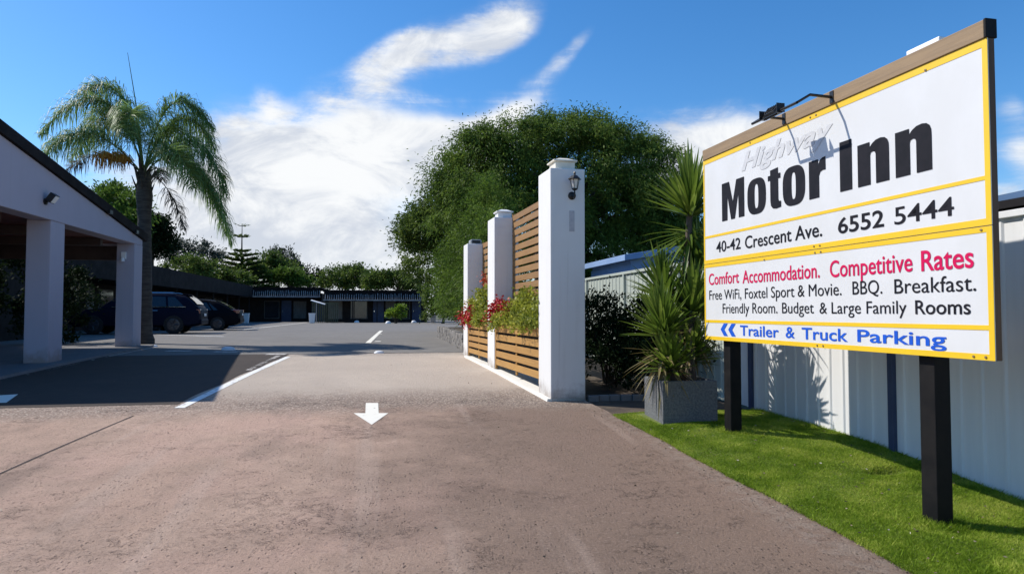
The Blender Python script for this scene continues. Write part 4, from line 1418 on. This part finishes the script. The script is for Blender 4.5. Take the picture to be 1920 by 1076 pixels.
sp = atx(84, 374, XC)
st = thing('spotlight', 'small black spotlight fixed high on the carport fascia', 'spotlight', (XC, sp.y, sp.z), 0)
MB().lathe([(.06, 0), (.06, .03), (.03, .04)], (0.001, 0, -.04), 14, 'X').build('base', 'black_metal', st, True, smooth=True)
MB().tube([(.03, 0, -.04), (.09, 0, -.02)], .02, 8).build('stem', 'black_metal', st, True)
mx = Matrix.Translation((.12, 0, .03)) @ Matrix.Rotation(R(35), 4, 'Y')
hb = MB().box(-.05, .06, -.09, .09, -.085, .085, mx).build('head', 'black_metal', st, True, bevel=.012)
MB().box(.0605, .064, -.075, .075, -.07, .07, mx).build('lens', 'lamp_white', hb, True)
se = thing('wall_sensor', 'small white motion sensor lamp on the far carport column', 'sensor', (XC - .25, 18.55, 3.0), 0)
MB().box(-.06, .06, -.05, -.002, -.08, .10).build('housing', 'lamp_white', se, True, bevel=.012)
MB().lathe([(.05, 0), (.05, .05), (.02, .09)], (.0, -.10, -.14), 12).build('sensor_eye', 'lamp_white', se, True, smooth=True)

# paving under the carport
sl = MB()
for i in range(10):
    y0, y1 = 11.3 + i * .8, 11.3 + (i + 1) * .8
    sl.hexa([(-13.5, y0, gz(y0) - .05), (-5.72, y0, gz(y0) - .05), (-5.72, y1, gz(y1) - .05), (-13.5, y1, gz(y1) - .05)],
            [(-13.5, y0, gz(y0) + .05), (-5.74, y0, gz(y0) + .05), (-5.74, y1, gz(y1) + .05), (-13.5, y1, gz(y1) + .05)])
sl.build('paving', 'slab_grey')['kind'] = 'structure'
line_mark('edge_line', 'thin pale line along the edge of the paving under the carport', (-5.66, 11.3, 0), (-5.66, 19.2, 0), .05, 'faded_paint', n=12)

# reception behind the carport
rc = thing('reception_building', 'dark reception building with glazed front behind the carport', 'building', (-11.2, 15, .66), 0)
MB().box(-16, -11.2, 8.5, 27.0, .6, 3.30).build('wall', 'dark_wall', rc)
MB().box(-16.3, -11.5, 8.3, 27.2, 3.75, 3.95).build('roof', 'charcoal', rc)
MB().box(-16, -11.3, 8.6, 26.9, 3.302, 3.748).build('fascia', 'charcoal_deep', rc)
for y0 in (12.6, 15.0, 17.4, 19.8):
    w = MB(); 
    for (a, b, c_, d_) in ((y0, y0 + .07, .9, 2.9), (y0 + 1.73, y0 + 1.8, .9, 2.9), (y0 + .07, y0 + 1.73, 2.83, 2.9), (y0 + .07, y0 + 1.73, .9, .97), (y0 + .87, y0 + .93, .97, 2.83)):
        w.box(-11.2, -11.14, a, b, c_, d_)
    wo = w.build('window', 'charcoal', rc)
    MB().box(-11.198, -11.17, y0 + .072, y0 + .868, .972, 2.828).build('pane', 'window_glass', wo)
    MB().box(-11.198, -11.17, y0 + .932, y0 + 1.728, .972, 2.828).build('pane', 'curtain', wo)
for i, (x, y, lb) in enumerate([(-9.1, 21.2, 'dark shaded shrub between the two carport columns'), (-10.2, 18.6, 'dark shaded shrub nearest the reception wall')]):
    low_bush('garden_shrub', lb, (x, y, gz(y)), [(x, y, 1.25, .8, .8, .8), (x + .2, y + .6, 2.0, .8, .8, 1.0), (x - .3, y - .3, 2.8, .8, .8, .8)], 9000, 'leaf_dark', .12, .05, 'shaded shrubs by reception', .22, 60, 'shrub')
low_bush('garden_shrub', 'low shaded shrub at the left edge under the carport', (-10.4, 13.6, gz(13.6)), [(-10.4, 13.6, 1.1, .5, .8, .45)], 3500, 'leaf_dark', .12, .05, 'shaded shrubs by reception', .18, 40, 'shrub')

# ------------------------------------------------------------------ motel wings
lw = thing('motel_wing', 'long dark flat-roofed motel wing behind the parked cars', 'building', (-13, 45, .75), 0, 'motel wings')
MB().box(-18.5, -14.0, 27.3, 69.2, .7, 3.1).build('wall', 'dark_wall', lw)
MB().box(-11.95, -11.7, 27.3, 67.4, 3.05, 4.06).build('fascia', 'charcoal', lw)
MB().box(-18.8, -11.952, 27.3, 69.5, 3.85, 4.0).build('roof', 'charcoal', lw)
MB().box(-14, -11.952, 27.3, 67.4, 3.06, 3.09).build('soffit', 'charcoal_deep', lw)
for i in range(9):
    y0 = 28 + i * 4.3
    dr = MB().box(-13.998, -13.95, y0, y0 + .9, .78, 2.85).build('door', 'charcoal_deep' if i % 2 else 'beige_wall', lw)
    MB().box(-13.949, -13.90, y0 + .78, y0 + .82, 1.75, 1.85).build('handle', 'chrome', dr)
    wn = MB().box(-13.998, -13.96, y0 + 1.5, y0 + 3.4, 1.6, 2.8).build('window', 'beige_wall', lw)
    MB().box(-13.9595, -13.95, y0 + 1.56, y0 + 3.34, 1.66, 2.74).build('pane', 'window_glass' if i % 3 else 'curtain', wn)
for y0 in np.arange(30, 67, 4.6):
    MB().box(-11.94, -11.86, y0, y0 + .08, .74, 3.055).build('post', 'dark_wall', lw)


def rear_wing(label, x0, x1, Y, ztop, zbot, doors, extra=None):
    t = thing('motel_wing', label, 'building', ((x0 + x1) / 2, Y, .75), 0, 'motel wings')
    zg = gz(Y)
    MB().box(x0, x1, Y + 2.0, Y + 7, zg - .05, zbot + .4).build('wall', 'dark_wall', t)
    MB().box(x0 - .1, x1 + .1, Y + .62, Y + 7.3, ztop - .12, ztop + .03).build('roof', 'charcoal_deep', t)
    # sloped mansard band
    MB().hexa([(x0, Y, zbot), (x1, Y, zbot), (x1, Y + .6, zbot), (x0, Y + .6, zbot)], [(x0, Y + .45, ztop - .14), (x1, Y + .45, ztop - .14), (x1, Y + .6, ztop - .14), (x0, Y + .6, ztop - .14)]).build('mansard', 'charcoal_deep', t)
    MB().box(x0 - .05, x1 + .05, Y + .40, Y + .615, ztop - .138, ztop + .02).build('capping', 'charcoal_deep', t)
    b = MB(); k = 0
    x = x0 + .12
    hgt = ztop - .3 - zbot
    while x < x1 - .1:
        w_ = .045
        za, zb_ = zbot + .04 + random.uniform(0, .04), ztop - .30 + random.uniform(-.12, .05)
        ya = lambda z: Y + .45 * (z - zbot) / (ztop - .14 - zbot)
        b.hexa([(x, ya(za) - .07, za), (x + w_, ya(za) - .07, za), (x + w_, ya(za) + .02, za), (x, ya(za) + .02, za)],
               [(x, ya(zb_) - .06, zb_), (x + w_, ya(zb_) - .06, zb_), (x + w_, ya(zb_) + .02, zb_), (x, ya(zb_) + .02, zb_)])
        x += random.uniform(.15, .21)
    b.build('battens', 'beige_wall' if False else 'planter_light', t)
    MB().box(x0, x1, Y - .06, Y - .002, zbot - .06, zbot + .05).build('gutter', 'planter_light', t)
    MB().box(x0, x1, Y + .02, Y + 2, zbot - .03, zbot - .002).build('soffit', 'charcoal_deep', t)
    for (xa, w_, kind) in doors:
        if kind == 'door':
            dd = MB().box(xa, xa + w_, Y + 1.95, Y + 1.998, zg, zg + 2.05).build('door', 'fence_blue', t)
            MB().box(xa + .08, xa + .14, Y + 1.90, Y + 1.949, zg + .95, zg + 1.05).build('handle', 'chrome', dd)
        else:
            ww = MB().box(xa, xa + w_, Y + 1.96, Y + 1.998, zg + .3, zg + 2.0).build('window', 'beige_wall', t)
            MB().box(xa + .06, xa + w_ - .06, Y + 1.95, Y + 1.9595, zg + .36, zg + 1.94).build('pane', 'curtain' if kind == 'c' else 'window_glass', ww)
    return t


mat('planter_light', (.36, .35, .34), (.20, .195, .19), 7, 0.8)
a0 = at(478, 600, 68).x; a1 = at(600, 600, 68).x
rear_wing('rear motel wing with battened mansard, joined to the long dark wing', a0 - 3.0, a1, 68, 4.0, 3.12, [(a0 + .5, 1.4, 'w'), (a0 + 2.1, .9, 'door'), (a0 + 3.2, 1.2, 'c'), (a0 + 4.9, .95, 'door')])
b0 = at(606, 600, 62).x; b1 = at(803, 600, 62).x
rw = rear_wing('rear motel wing with battened mansard, behind the lime green bush', b0, b1, 62, 3.58, 2.72, [(b0 + .3, 1.2, 'c'), (b0 + 2.2, 1.5, 'w'), (b0 + 4.2, .95, 'door'), (b0 + 5.3, .9, 'c'), (b0 + 6.5, 1.0, 'w'), (b0 + 7.7, .8, 'door')])
for x in np.linspace(b0 + .3, b1 - .3, 5):
    MB().box(x, x + .09, 62.1, 62.19, .74, 2.70).build('post', 'dark_wall', rw)
# sunlit strip light and lattice between the wings
lt = thing('lattice_screen', 'dull olive lattice screen in the shade between the rear wings', 'screen', (b0 + .5, 61.8, .75), 0)
q = MB()
for k in range(14):
    q.box(b0 - .9 + k * .16, b0 - .9 + k * .16 + .08, 61.75, 61.78, .75, 2.5)
q.build('slats', 'olive', lt) if 'olive' in M else (mat('olive', (.10, .11, .06), (.07, .08, .045), 4, .8), q.build('slats', 'olive', lt))
MB().box(b0 - .95, b0 + 1.4, 61.70, 61.745, 2.42, 2.5).build('top_rail', 'olive', lt)
aw = thing('awning', 'small white tilted awning between the two rear wings', 'awning', (b0 - .5, 60.5, 2.4), 0)
MB().hexa([(b0 - .9, 60.2, 2.62), (b0 + .25, 60.2, 2.28), (b0 + .25, 61.2, 2.34), (b0 - .9, 61.2, 2.68)], [(b0 - .9, 60.2, 2.66), (b0 + .25, 60.2, 2.32), (b0 + .25, 61.2, 2.38), (b0 - .9, 61.2, 2.72)]).build('sheet', 'lamp_white', aw)
MB().tube([(b0 - .5, 61.1, .75), (b0 - .5, 61.1, 2.55)], .03, 6).build('pole', 'steel', aw)
for (px, py, lb) in [(585, 600, 'white bin by the post of the far rear wing'), (812, 602, 'white bin beside the hedge end of the rear wing'), (461, 599, 'white bin at the corner of the long dark wing')]:
    p = ground_at(px, py); p = at(px, py, min(p.y, 60))
    t = thing('bin', lb, 'bin', (p.x, p.y, .75), 0, 'white bins by the motel wings')
    MB().hexa([(-.2, -.2, 0), (.2, -.2, 0), (.2, .2, 0), (-.2, .2, 0)], [(-.25, -.25, .75), (.25, -.25, .75), (.25, .25, .75), (-.25, .25, .75)]).build('body', 'steel' if px > 800 else 'lamp_white', t, True, bevel=.02)
    MB().box(-.27, .27, -.27, .27, .751, .82).build('lid', 'lamp_white', t, True, bevel=.015)
pb_ = ground_at(742, 603); pb_ = at(742, 603, 57)
low_bush('lime_bush', 'bright lime green bush in front of the rear wing', (pb_.x, 57, .75), [(pb_.x, 57, 1.35, .75, .7, .6), (pb_.x + .4, 57, 1.7, .5, .5, .5), (pb_.x - .3, 57, 1.55, .5, .5, .4)], 2600, 'leaf_lime', .17, .09, None, .2, 40)

# ------------------------------------------------------------------ cars
def car(label, loc, rz, kind, paint, group='dark cars parked by the motel wing'):
    t = thing('parked_car', label, 'car', loc, rz, group)
    suv = kind == 'suv'
    Lc, hw = (4.75, .95) if suv else (4.6, .90)
    zb = .27 if suv else .22
    # lower body: (x, bottom, top, half width)
    if suv:
        stn = [(0, .50, .93, .80), (-.06, .36, 1.04, .90), (-.35, zb, 1.09, .95), (-1.2, zb, 1.07, .95), (-2.4, zb, 1.05, .95), (-3.4, zb, 1.03, .95), (-4.0, zb, .98, .94), (-4.5, zb + .03, .88, .88), (-4.70, .38, .74, .78), (-4.75, .46, .66, .7)]
        cab = dict(x_belt=(-.10, -3.55), x_roof=(-.78, -2.75), zbelt=1.05, zroof=1.56, hb=.90, hr=.70)
    else:
        stn = [(0, .48, .86, .74), (-.06, .34, .97, .84), (-.35, zb, .99, .90), (-1.2, zb, .95, .90), (-2.4, zb, .92, .90), (-3.3, zb, .90, .90), (-3.9, zb, .84, .88), (-4.35, zb + .03, .74, .82), (-4.55, .34, .62, .72), (-4.6, .42, .56, .64)]
        cab = dict(x_belt=(-.32, -3.25), x_roof=(-1.35, -2.45), zbelt=.93, zroof=1.43, hb=.84, hr=.62)
    vs, fs = [], []
    n = 12
    for (x, b, tp, w) in stn:
        m_ = (b + tp) / 2
        half = [(w * .80, b), (w * .97, b + .10 * (tp - b)), (w, m_), (w * .985, b + .82 * (tp - b)), (w * .93, tp - .015), (w * .6, tp + .012)]
        vs += [(x, y, z) for y, z in half] + [(x, -y, z) for y, z in reversed(half)]
    for i in range(len(stn) - 1):
        for k in range(n):
            fs.append((i * n + k, i * n + (k + 1) % n, (i + 1) * n + (k + 1) % n, (i + 1) * n + k))
    fs.append(tuple(range(n))); fs.append(tuple((len(stn) - 1) * n + k for k in range(n))[::-1])
    body = MB().add(vs, fs)
    # greenhouse
    xb0, xb1 = cab['x_belt']; xr0, xr1 = cab['x_roof']; z0, z1, hb, hr = cab['zbelt'], cab['zroof'], cab['hb'], cab['hr']
    gx = [(xb0, z0 - .03, z0, hb, hb)]
    ns = 14
    ring_ = []
    for i in range(ns + 1):
        f = i / ns
        x = xb0 + (xb1 - xb0) * f
        if x > xr0:
            u = (xb0 - x) / (xb0 - xr0); zt = z0 + (z1 - z0) * (1 - (1 - u) ** 1.7); wt = hb + (hr - hb) * u
        elif x > xr1:
            u = (xr0 - x) / (xr0 - xr1); zt = z1 + .045 * math.sin(math.pi * u) - .03 * (1 - u) * 0; wt = hr
        else:
            u = (x - xb1) / (xr1 - xb1); zt = z0 + (z1 - z0) * (1 - (1 - u) ** 1.5); wt = hb + (hr - hb) * u
        zt = max(zt, z0 + .002)
        wt2 = min(hb, wt + .0)
        ring_.append([(x, hb, z0 - .04), (x, hb + (wt2 - hb) * .85, z0 + (zt - z0) * .85), (x, wt2 - .05, zt), (x, 0, zt + .02 * min(1, (zt - z0) * 3)), (x, -wt2 + .05, zt), (x, -hb - (wt2 - hb) * .85, z0 + (zt - z0) * .85), (x, -hb, z0 - .04)])
    b0_ = len(body.v)
    gv = [p for r_ in ring_ for p in r_]
    gf = [(i * 7 + k, i * 7 + k + 1, (i + 1) * 7 + k + 1, (i + 1) * 7 + k) for i in range(ns) for k in range(6)]
    body.add(gv, gf)
    bo = body.build('body', paint, t, True, smooth=True)
    # side windows as slightly proud panes on the tumblehome
    def sidept(x, z, sgn):
        zt = z1
        f = (z - z0) / (z1 - z0)
        return (x, sgn * (hb + (hr - hb) * f + .012), z)
    zl, zh = z0 + .035, z1 - .10
    if suv:
        wins = [[(-.62, zl), (-1.18, zl), (-1.24, zh), (-.98, zh)], [(-1.26, zl), (-2.14, zl), (-2.14, zh + .02), (-1.32, zh + .01)], [(-2.22, zl), (-3.05, zl), (-2.62, zh), (-2.22, zh + .02)]]
    else:
        wins = [[(-.98, zl), (-1.18, zl), (-1.42, zh - .03), (-1.36, zh - .04)], [(-1.26, zl), (-2.02, zl), (-2.02, zh + .02), (-1.50, zh - .01)], [(-2.10, zl), (-2.82, zl), (-2.40, zh), (-2.10, zh + .02)]]
    for sgn in (-1, 1):
        for w_ in wins:
            MB().add([sidept(x, z, sgn) for x, z in w_], [(0, 1, 2, 3)]).build('side_window', 'car_glass', t, True)
    # rear window following the tail
    q = []
    for i in range(6):
        u = .12 + .74 * i / 5
        x = xb0 + (xr0 - xb0) * u; z = z0 + (z1 - z0) * (1 - (1 - u) ** 1.7); wt = (hb + (hr - hb) * u) - .13
        q += [(x + .03, -wt, z + .03), (x + .03, wt, z + .03)]
    MB().add(q, [(2 * i, 2 * i + 1, 2 * i + 3, 2 * i + 2) for i in range(5)]).build('rear_window', 'car_glass', t, True, smooth=True)
    if suv:
        MB().hexa([(-.52, -.62, z1 - .02), (-.52, .62, z1 - .02), (-.95, .64, z1 + .005), (-.95, -.64, z1 + .005)], [(-.50, -.62, z1 + .01), (-.50, .62, z1 + .01), (-.95, .64, z1 + .045), (-.95, -.64, z1 + .045)]).build('spoiler', paint, t, True, bevel=.008)
        for sgn in (-1, 1):
            MB().tube([(-.95, sgn * .60, z1 + .05), (-1.1, sgn * .62, z1 + .085), (-2.3, sgn * .62, z1 + .085), (-2.6, sgn * .60, z1 + .03)], .016, 6).build('roof_rail', 'chrome', t, True, smooth=True)
            MB().box(-.55, -3.2, sgn * (hb + .012) - .012, sgn * (hb + .012) + .012, z0 + .004, z0 + .03).build('belt_trim', 'chrome', t, True)
    for sgn in (-1, 1):
        for x in (-1.75, -2.75):
            MB().tube([(x, sgn * (hw + .012), z0 - .13), (x + .2, sgn * (hw + .012), z0 - .13)], .013, 6).build('door_handle', 'chrome', t, True)
        MB().box(-.30, -.015, sgn * hw * .80 - .13, sgn * hw * .80 + .13, .80, .98).build('tail_light', 'tail_red', t, True, bevel=.02)
        MB().hexa([(-2.95, sgn * .92, z0 + .0), (-2.80, sgn * .92, z0), (-2.80, sgn * 1.10, z0 + .02), (-2.93, sgn * 1.10, z0 + .02)], [(-2.95, sgn * .92, z0 + .12), (-2.80, sgn * .92, z0 + .12), (-2.80, sgn * 1.10, z0 + .14), (-2.93, sgn * 1.10, z0 + .14)]).build('mirror', paint, t, True, bevel=.02)
    MB().box(-.05, .03, -hw * .88, hw * .88, .36, .58).build('bumper', paint, t, True, bevel=.04)
    MB().box(.031, .036, -.26, .26, .70, .81).build('number_plate', 'lamp_white', t, True)
    rr = .37 if suv else .325
    for x in (-.98, -Lc + .92):
        for sgn in (-1, 1):
            w_ = MB().lathe([(rr * .6, -.11), (rr * .95, -.11), (rr, -.07), (rr, .07), (rr * .95, .11), (rr * .6, .11)], (x, sgn * (hw - .085), rr), 26, 'Y').build('wheel', 'tyre', t, True, smooth=True)
            rm = MB().lathe([(rr * .64, -.112), (rr * .60, -.116), (rr * .15, -.095), (.02, -.10)] if sgn < 0 else [(rr * .64, .112), (rr * .60, .116), (rr * .15, .095), (.02, .10)], (x, sgn * (hw - .085), rr), 20, 'Y')
            for k in range(5):
                a = 2 * math.pi * k / 5
                yy = sgn * (hw - .085) + sgn * .117
                rm.tube([(x + .05 * math.cos(a), yy, rr + .05 * math.sin(a)), (x + rr * .58 * math.cos(a), yy, rr + rr * .58 * math.sin(a))], .022, 5)
            rm.build('rim', 'rim', w_, True, smooth=True)
    return t


car('dark navy wagon with roof rails parked behind the palm trunk', (-7.15, 30.4, gz(30)), R(4), 'suv', 'car_navy')
car('black sedan with sloping tail parked beyond the navy wagon', (-6.7, 35.8, gz(35)), R(4), 'sedan', 'car_black')
car('dark grey car mostly hidden beyond the black sedan', (-8.05, 41.6, gz(41)), R(0), 'sedan', 'car_grey')

# ------------------------------------------------------------------ palm
PY = 20.9
pc = at(269, 322, PY)
pf = at(272, 640, PY)
pm_ = thing('queen_palm', 'tall drooping palm with orange seed cluster beside the carport', 'palm tree', (pf.x, PY, gz(PY)), 0)
tr = MB()
pts, rad = [], []
for i in range(30):
    f = i / 29
    p = Vector((pf.x, PY, gz(PY) - .05)).lerp(Vector((pc.x + .02, PY, pc.z)), f)
    pts.append(p); rad.append((.195 - .035 * f + (.05 if f < .05 else 0)) * (1 + .03 * math.sin(i * 2.6)) + (.05 * math.exp(-((f - .86) / .08) ** 2)))
tr.tube(pts, rad, 16)
tr.build('trunk', 'palm_bark', pm_, smooth=True)
bo = MB()
for i in range(16):                                       # old leaf bases below the crown
    a = i * 2.4; z = pc.z - .75 + .05 * i
    b = Vector((pc.x + .12 * math.cos(a), PY + .12 * math.sin(a), z))
    bo.tube([b, b + Vector((.10 * math.cos(a), .10 * math.sin(a), .22)), b + Vector((.17 * math.cos(a), .17 * math.sin(a), .42))], [.06, .04, .015], 6, flat=.6)
bo.build('leaf_bases', 'palm_bark', pm_, smooth=True)
KP = 1.0 / FPX


def off(px, py, dep):
    """point beside the crown, dep metres further from the viewer"""
    p = at(px, py, PY)
    return p + Vector((0, dep, 0))


FRONDS = [((205, 95), (92, 262), -.5, 1), ((212, 140), (112, 292), .7, 1), ((238, 110), (150, 168), .2, 1), ((195, 125), (130, 215), 1.3, 1),
          ((180, 200), (118, 325), -1.4, 1), ((312, 105), (393, 235), .3, 1), ((330, 130), (385, 262), 1.2, 1),
          ((385, 190), (428, 372), -.3, 1), ((350, 215), (432, 455), .3, 1), ((340, 235), (392, 372), -1.6, 1), ((300, 150), (325, 262), 2.2, 1),
          ((285, 165), (300, 300), -2.6, 1), ((365, 230), (415, 430), .9, 1), ((200, 250), (112, 318), .3, 2), ((318, 325), (352, 432), -.3, 2), ((300, 300), (318, 345), -.6, 2)]
for (c_, tp, dep, kind) in FRONDS:
    P0 = Vector((pc.x, PY, pc.z + random.uniform(-.15, .1)))
    P1, P2 = off(*c_, dep * .6), off(*tp, dep)
    N = 46
    ts = np.linspace(0, 1, N)
    a0, a1, a2 = np.array(P0), np.array(P1), np.array(P2)
    cur = ((1 - ts) ** 2)[:, None] * a0 + (2 * ts * (1 - ts))[:, None] * a1 + (ts ** 2)[:, None] * a2
    tan = unit(np.gradient(cur, axis=0))
    rb = MB().tube([Vector(p) for p in cur[::3]], list(np.linspace(.034, .006, len(cur[::3]))), 5, flat=.6)
    m_ = 'leaf_palm' if kind == 1 else 'leaf_palm_dry'
    n = 560 if kind == 1 else 160
    ti = rng.uniform(.16 if kind == 1 else .5, 1.0, n)
    idx = np.clip(ti * (N - 1), 0, N - 1.001); i0 = idx.astype(int); fr_ = (idx - i0)[:, None]
    base = cur[i0] * (1 - fr_) + cur[i0 + 1] * fr_
    tg = tan[i0]
    sd = unit(np.cross(tg, np.array([0, 0, 1.0]) + 0 * tg))
    sgn = np.where(rng.random(n) < .5, -1.0, 1.0)[:, None]
    upv = np.cross(sd, tg)
    d0 = unit(sd * sgn * .9 + tg * .55 + upv * rng.uniform(-.5, .75, (n, 1)) + rng.normal(size=(n, 3)) * .2)
    Ln = (.62 if kind == 1 else .4) * (np.sin(np.pi * np.clip(ti * .92 + .08, 0, 1)) ** .45 * .9 + .12) * rng.uniform(.75, 1.15, n)
    Ln = Ln[:, None]
    wd_ = .0100
    down = np.array([0, 0, -1.0])
    p1 = base + d0 * Ln * .45 + down * Ln * .05
    lo_ = rng.uniform(.5, 1.15, (n, 1))
    p2 = base + d0 * Ln * .78 + down * Ln * .24 * lo_
    p3 = base + d0 * Ln * .98 + down * Ln * .78 * lo_
    wv = unit(np.cross(d0, rng.normal(size=(n, 3)) * .35 + np.array([0, 0, 1.0]))) * wd_
    V = np.stack([base - wv * .5, base + wv * .5, p1 - wv, p1 + wv, p2 - wv * .8, p2 + wv * .8, p3 - wv * .15, p3 + wv * .15], 1).reshape(-1, 3)
    o8 = np.arange(n)[:, None] * 8
    F = np.concatenate([o8 + np.array([[0, 1, 3, 2]]), o8 + np.array([[2, 3, 5, 4]]), o8 + np.array([[4, 5, 7, 6]])])
    ov = np.array(rb.v); of = [f for f in rb.f if len(f) == 4]
    V2 = np.concatenate([V, ov]); F2 = np.concatenate([F, np.array(of) + len(V)])
    fast_mesh('frond', V2, F2, m_, pm_)
MB().tube([(pc.x, PY, pc.z), off(255, 220, .2), off(232, 92, .3)], [.03, .018, .006], 6).build('spear_leaf', 'leaf_palm', pm_, smooth=True)
sd_ = MB()
s0 = Vector((pc.x - .1, PY - .1, pc.z - .1))
for i in range(120):
    a = off(random.uniform(186, 244), random.uniform(288, 300), random.uniform(-.5, .1))
    b = a + Vector((random.uniform(-.05, .05), random.uniform(-.05, .05), -random.uniform(.15, .5)))
    sd_.tube([s0.lerp(a, .45) + Vector((0, 0, .12)), a, a.lerp(b, .5) + Vector((random.uniform(-.03, .03), 0, 0)), b], [.008, .011, .011, .006], 3, cap=False)
sd_.build('seed_cluster', 'palm_seed', pm_)

# ------------------------------------------------------------------ trees beyond the motel
def far_tree(name, label, spec, Y, m, n, ll, lw, rcl=.6, ncl=80, base_px=None, group='trees beyond the motel', droop=.4, r0=.18, shell=.6, cat='tree'):
    """spec: crown lobes as (px, py, half width px, half height px, depth offset)"""
    bl = []
    for (px, py, hw, hh, dd) in spec:
        p = at(px, py, Y + dd); k = (p - Vector((0, 0, CAMZ))).length / FPX
        bl.append((p.x, p.y, p.z, hw * k, max(hw, hh) * k * .8, hh * k))
    bx = sum(b[0] for b in bl) / len(bl)
    return tree(name, label, cat, (bx, Y, .7), bl, n, ncl, rcl, ll, lw, m, group, r0=r0, droop=droop, shell=shell, nl=14)


far_tree('garden_tree', 'sunlit green tree showing left of the palm trunk above the carport roof', [(225, 395, 42, 38, 0), (205, 375, 24, 24, 1), (245, 425, 30, 40, -1)], 44, 'leaf_bamboo', 9000, .24, .10, .4, 90)
far_tree('garden_tree', 'dark ragged tree directly behind the palm trunk', [(282, 450, 32, 45, 0), (296, 470, 26, 32, 1), (265, 430, 20, 34, 0), (300, 440, 12, 22, 0)], 52, 'leaf_dark', 8000, .26, .14, .45, 70)
far_tree('umbrella_tree', 'sparse wide umbrella-shaped tree left of the pine', [(325, 470, 34, 13, 0), (355, 464, 36, 12, 0), (385, 480, 28, 12, 0), (402, 492, 16, 10, 0), (330, 492, 24, 14, 1)], 78, 'leaf_grey', 5000, .34, .12, .55, 70, shell=.5)
far_tree('garden_tree', 'low green bushy tree under the umbrella tree', [(350, 508, 40, 22, 0), (385, 515, 30, 22, 1), (420, 525, 40, 18, 0)], 74, 'leaf_mid', 7000, .32, .15, .5, 80)
far_tree('garden_tree', 'green tree directly right of the pine', [(505, 508, 34, 28, 0), (480, 520, 40, 24, 1), (530, 518, 26, 20, 0)], 84, 'leaf_mid', 8000, .34, .16, .6, 90)
far_tree('garden_tree', 'light green low tree behind the first rear wing', [(535, 524, 28, 18, 0), (560, 530, 22, 14, 0)], 80, 'leaf_bamboo', 4500, .32, .15, .5, 60)
for (px, py, hw, hh), lb in zip([(522, 482, 12, 16), (541, 487, 12, 18), (555, 500, 8, 18)], ['pale thin gum tree closest to the pine', 'pale thin gum tree in the middle of its trio', 'pale thin gum tree, slimmest of its trio']):
    far_tree('gum_tree', lb, [(px, py, hw, hh, 0), (px + 3, py + 18, hw * .8, 12, 0)], 100, 'leaf_grey', 1500, .4, .14, .5, 26, group='pale gum trees', r0=.14)
far_tree('garden_tree', 'thin ragged tree above the joint of the two rear wings', [(570, 515, 16, 16, 0), (592, 522, 14, 16, 0), (582, 535, 24, 12, 0)], 92, 'leaf_dark', 1900, .36, .17, .5, 36)
far_tree('round_tree', 'broad rounded dark tree above the rear wing roof', [(650, 527, 46, 25, 0), (625, 533, 30, 18, 0), (675, 532, 34, 20, 1), (655, 512, 26, 12, 0)], 88, 'leaf_mid', 9000, .34, .16, .55, 110, group='rounded trees behind the rear wing')
far_tree('round_tree', 'rounded dark tree closest to the hedge, above the rear wing roof', [(725, 530, 40, 24, 0), (760, 535, 36, 24, 1), (710, 535, 34, 18, 0), (790, 530, 30, 30, 0)], 84, 'leaf_mid', 9000, .34, .16, .55, 110, group='rounded trees behind the rear wing')

far_tree('garden_tree', 'low dark green tree filling the gap right of the rear wing', [(822, 560, 28, 40, 0), (850, 570, 30, 34, 1), (810, 585, 18, 24, 0), (840, 590, 30, 20, -1)], 56, 'leaf_mid', 6000, .24, .11, .4, 60)

# norfolk pine with whorled branches
YP = 80
pp = at(452, 560, YP)
pn = thing('norfolk_pine', 'dark whorled pine with a bare leader rising above the motel roofs', 'pine tree', (pp.x, YP, .7), 0)
zt_p = at(452, 420, YP).z; zt_f = at(452, 470, YP).z
PP, DD = [], []
br = MB()
kk = 80 / FPX
def whorl(z, r_, nb, up_, dens):
    for b in range(nb):
        a = 2 * math.pi * b / nb + z * 1.3 + random.uniform(-.15, .15)
        L_ = r_ * random.uniform(.8, 1.15)
        d_ = Vector((math.cos(a), math.sin(a), 0))
        e = Vector((pp.x, YP, z)) + d_ * L_ + Vector((0, 0, up_ * L_))
        br.tube([(pp.x, YP, z), Vector((pp.x, YP, z)).lerp(e, .5) + Vector((0, 0, -.04 * L_)), e], [.05, .035, .012], 5)
        m_ = int(dens * L_)
        for k in range(m_):
            f = random.uniform(.15, 1.05)
            p = Vector((pp.x, YP, z)).lerp(e, f)
            sd = Vector((-d_.y, d_.x, 0)) * random.choice((-1, 1))
            PP.append(p + sd * random.uniform(0, .4) * (1.1 - f * .6) + Vector((0, 0, random.uniform(-.06, .12)))); DD.append(d_ * .7 + sd * .7 + Vector((0, 0, .25)))
for i in range(13):
    f = i / 12
    z = zt_f - .15 - f * (zt_f - 2.2)
    whorl(z, .7 + 4.1 * f ** .75, 7 + int(3 * f), .22 - .18 * f, 95)
whorl(at(452, 445, YP).z, .75, 4, .18, 60)
whorl(at(452, 424, YP).z, .55, 3, .12, 14)
br.tube([(pp.x, YP, .6), (pp.x, YP, zt_f), (pp.x, YP, zt_p)], [.26, .09, .025], 8)
br.build('trunk', 'bark', pn)
V, F = leaves(np.array(PP), np.array(DD), .38, .10)
fast_mesh('crown', V, F, 'leaf_dark' if False else 'leaf_mid', pn)
